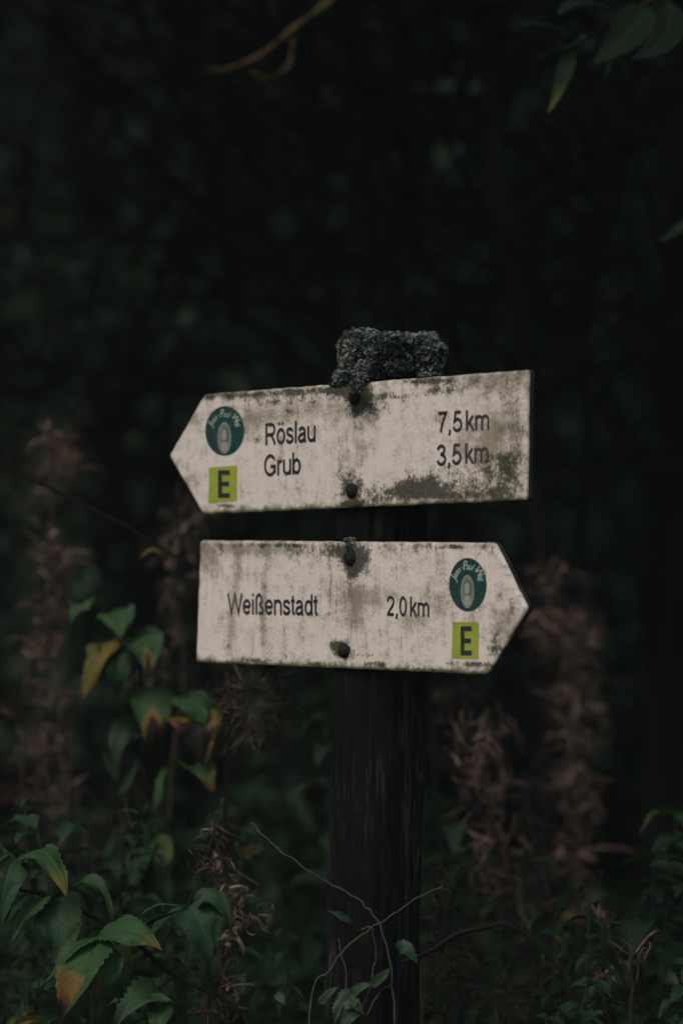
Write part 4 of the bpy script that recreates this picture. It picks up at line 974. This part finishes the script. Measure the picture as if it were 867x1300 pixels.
# woodland mass: crowns overhead, behind and around the clearing, one mass
wm = MB(); wr = random.Random(9)
def mass_clump(c, rad, n, L=(.18, .32)):
    for _ in range(n):
        q = Vector((wr.gauss(0, .5), wr.gauss(0, .5), wr.gauss(0, .35))) * rad
        d = Vector((wr.gauss(0, 1), wr.gauss(0, 1), wr.gauss(0, .5))); l = wr.uniform(*L)
        wi = wr.uniform(.3, .7) if wr.random() < .2 else 0
        mass_leaf(wm, c + q, d, l, l * .7, wi, wr.random(), wr)
def mass_trunk(x, y, h, r):
    z = ground_z(x, y); tube(wm, [Vector((x, y, z - .2)), Vector((x + wr.uniform(-.3, .3), y, z + h * .5)), Vector((x + wr.uniform(-.6, .6), y, z + h))], r, r * .4, 6, w=.9, t=.2, k=3)
for i in range(70):                                   # behind, up the slope
    x = wr.uniform(-9, 9); y = wr.uniform(10, 24); mass_trunk(x, y, 9, wr.uniform(.06, .14))
    mass_clump(Vector((x, y, ground_z(x, y) + wr.uniform(5, 8))), 2.2, 110)
    mass_clump(Vector((x + wr.uniform(-1, 1), y, ground_z(x, y) + wr.uniform(.3, 3.5))), 1.2, 190, (.04, .09))
for i in range(17):                                   # unseen canopy over the near wood, both flanks, added to shade it
    x = wr.uniform(-8, 8); y = wr.uniform(1.8, 11)
    mass_clump(Vector((x, y, wr.uniform(4.0, 7.0))), 2.0, 120)
for s in (-1, 1):
    for i in range(9):
        x = s * wr.uniform(3.5, 8); y = wr.uniform(-4, 6); mass_trunk(x, y, 6, .07)
        mass_clump(Vector((x, y, wr.uniform(.8, 5))), 1.5, 130)
props(wm.build('woodland', M['leaf_lifted']), 'dark mass of woodland closing off the view behind the signpost, with unseen canopy added for shade', 'woodland', kind='stuff')

# ------------------------------------------------------------------ thin mist volume, added to lift the blacks between the trees
hz = MB(); hx, hy0, hy1, hz0, hz1 = 134, -64, 84, -8, 24
hz.add([(x, y, z) for z in (hz0, hz1) for (x, y) in ((-hx, hy0), (hx, hy0), (hx, hy1), (-hx, hy1))], [(3, 2, 1, 0), (4, 5, 6, 7), (0, 1, 5, 4), (1, 2, 6, 5), (2, 3, 7, 6), (3, 0, 4, 7)])
hm, nt = new_mat('lift_haze_volume'); pv = nt.nodes.new('ShaderNodeVolumePrincipled'); pv.inputs['Density'].default_value = LIFT_HAZE
pv.inputs['Color'].default_value = (.72, .80, .80, 1); ho_ = nt.nodes.new('ShaderNodeOutputMaterial'); nt.links.new(pv.outputs[0], ho_.inputs['Volume'])
props(hz.build('lift_haze', hm, smooth=False), kind='stuff')

# ------------------------------------------------------------------ camera, light, render
cam = bpy.data.cameras.new('camera'); co = bpy.data.objects.new('camera', cam); COL.objects.link(co)
co.location = (0, -CAMD, CAMH); co.rotation_euler = (R(90), 0, 0)
cam.sensor_fit = 'VERTICAL'; cam.sensor_height = 36; cam.sensor_width = 24; cam.lens = F / 1300 * 36
cam.clip_end = 400; cam.clip_start = .1
cam.dof.use_dof = True; cam.dof.focus_distance = CAMD - .07; cam.dof.aperture_fstop = 1.9; cam.dof.aperture_blades = 9
S.camera = co

EL, AZ = 46.0, 215.0            # sun comes from behind the camera, over its left shoulder
w = bpy.data.worlds.new('World'); S.world = w; w.use_nodes = True; nt = w.node_tree
bg = nt.nodes['Background']; sky = nt.nodes.new('ShaderNodeTexSky'); sky.sky_type = 'NISHITA'; sky.sun_disc = False
sky.sun_elevation = R(EL); sky.sun_rotation = R(AZ); sky.air_density = 1.3; sky.dust_density = 2.5
nt.links.new(sky.outputs[0], bg.inputs[0]); bg.inputs[1].default_value = .10
sl = bpy.data.lights.new('sun', 'SUN'); sl.energy = 1.5; sl.angle = R(22); sl.color = (1, .95, .90)
so = bpy.data.objects.new('sun', sl); COL.objects.link(so)
dirv = Vector((math.sin(R(AZ)) * math.cos(R(EL)), math.cos(R(AZ)) * math.cos(R(EL)), math.sin(R(EL))))
so.rotation_euler = (-dirv).to_track_quat('-Z', 'Y').to_euler(); so.location = dirv * 20

S.view_settings.view_transform = 'Standard'; S.view_settings.look = 'None'; S.view_settings.gamma = 1
S.view_settings.use_curve_mapping = False; S.view_settings.exposure = -.02
S.render.engine = 'CYCLES'
S.cycles.use_denoising = True
try: S.cycles.denoiser = 'OPENIMAGEDENOISE'; S.cycles.denoising_prefilter = 'ACCURATE'
except Exception: pass
S.cycles.max_bounces = 4; S.cycles.diffuse_bounces = 3; S.cycles.glossy_bounces = 2; S.cycles.transmission_bounces = 2
S.cycles.caustics_reflective = False; S.cycles.caustics_refractive = False
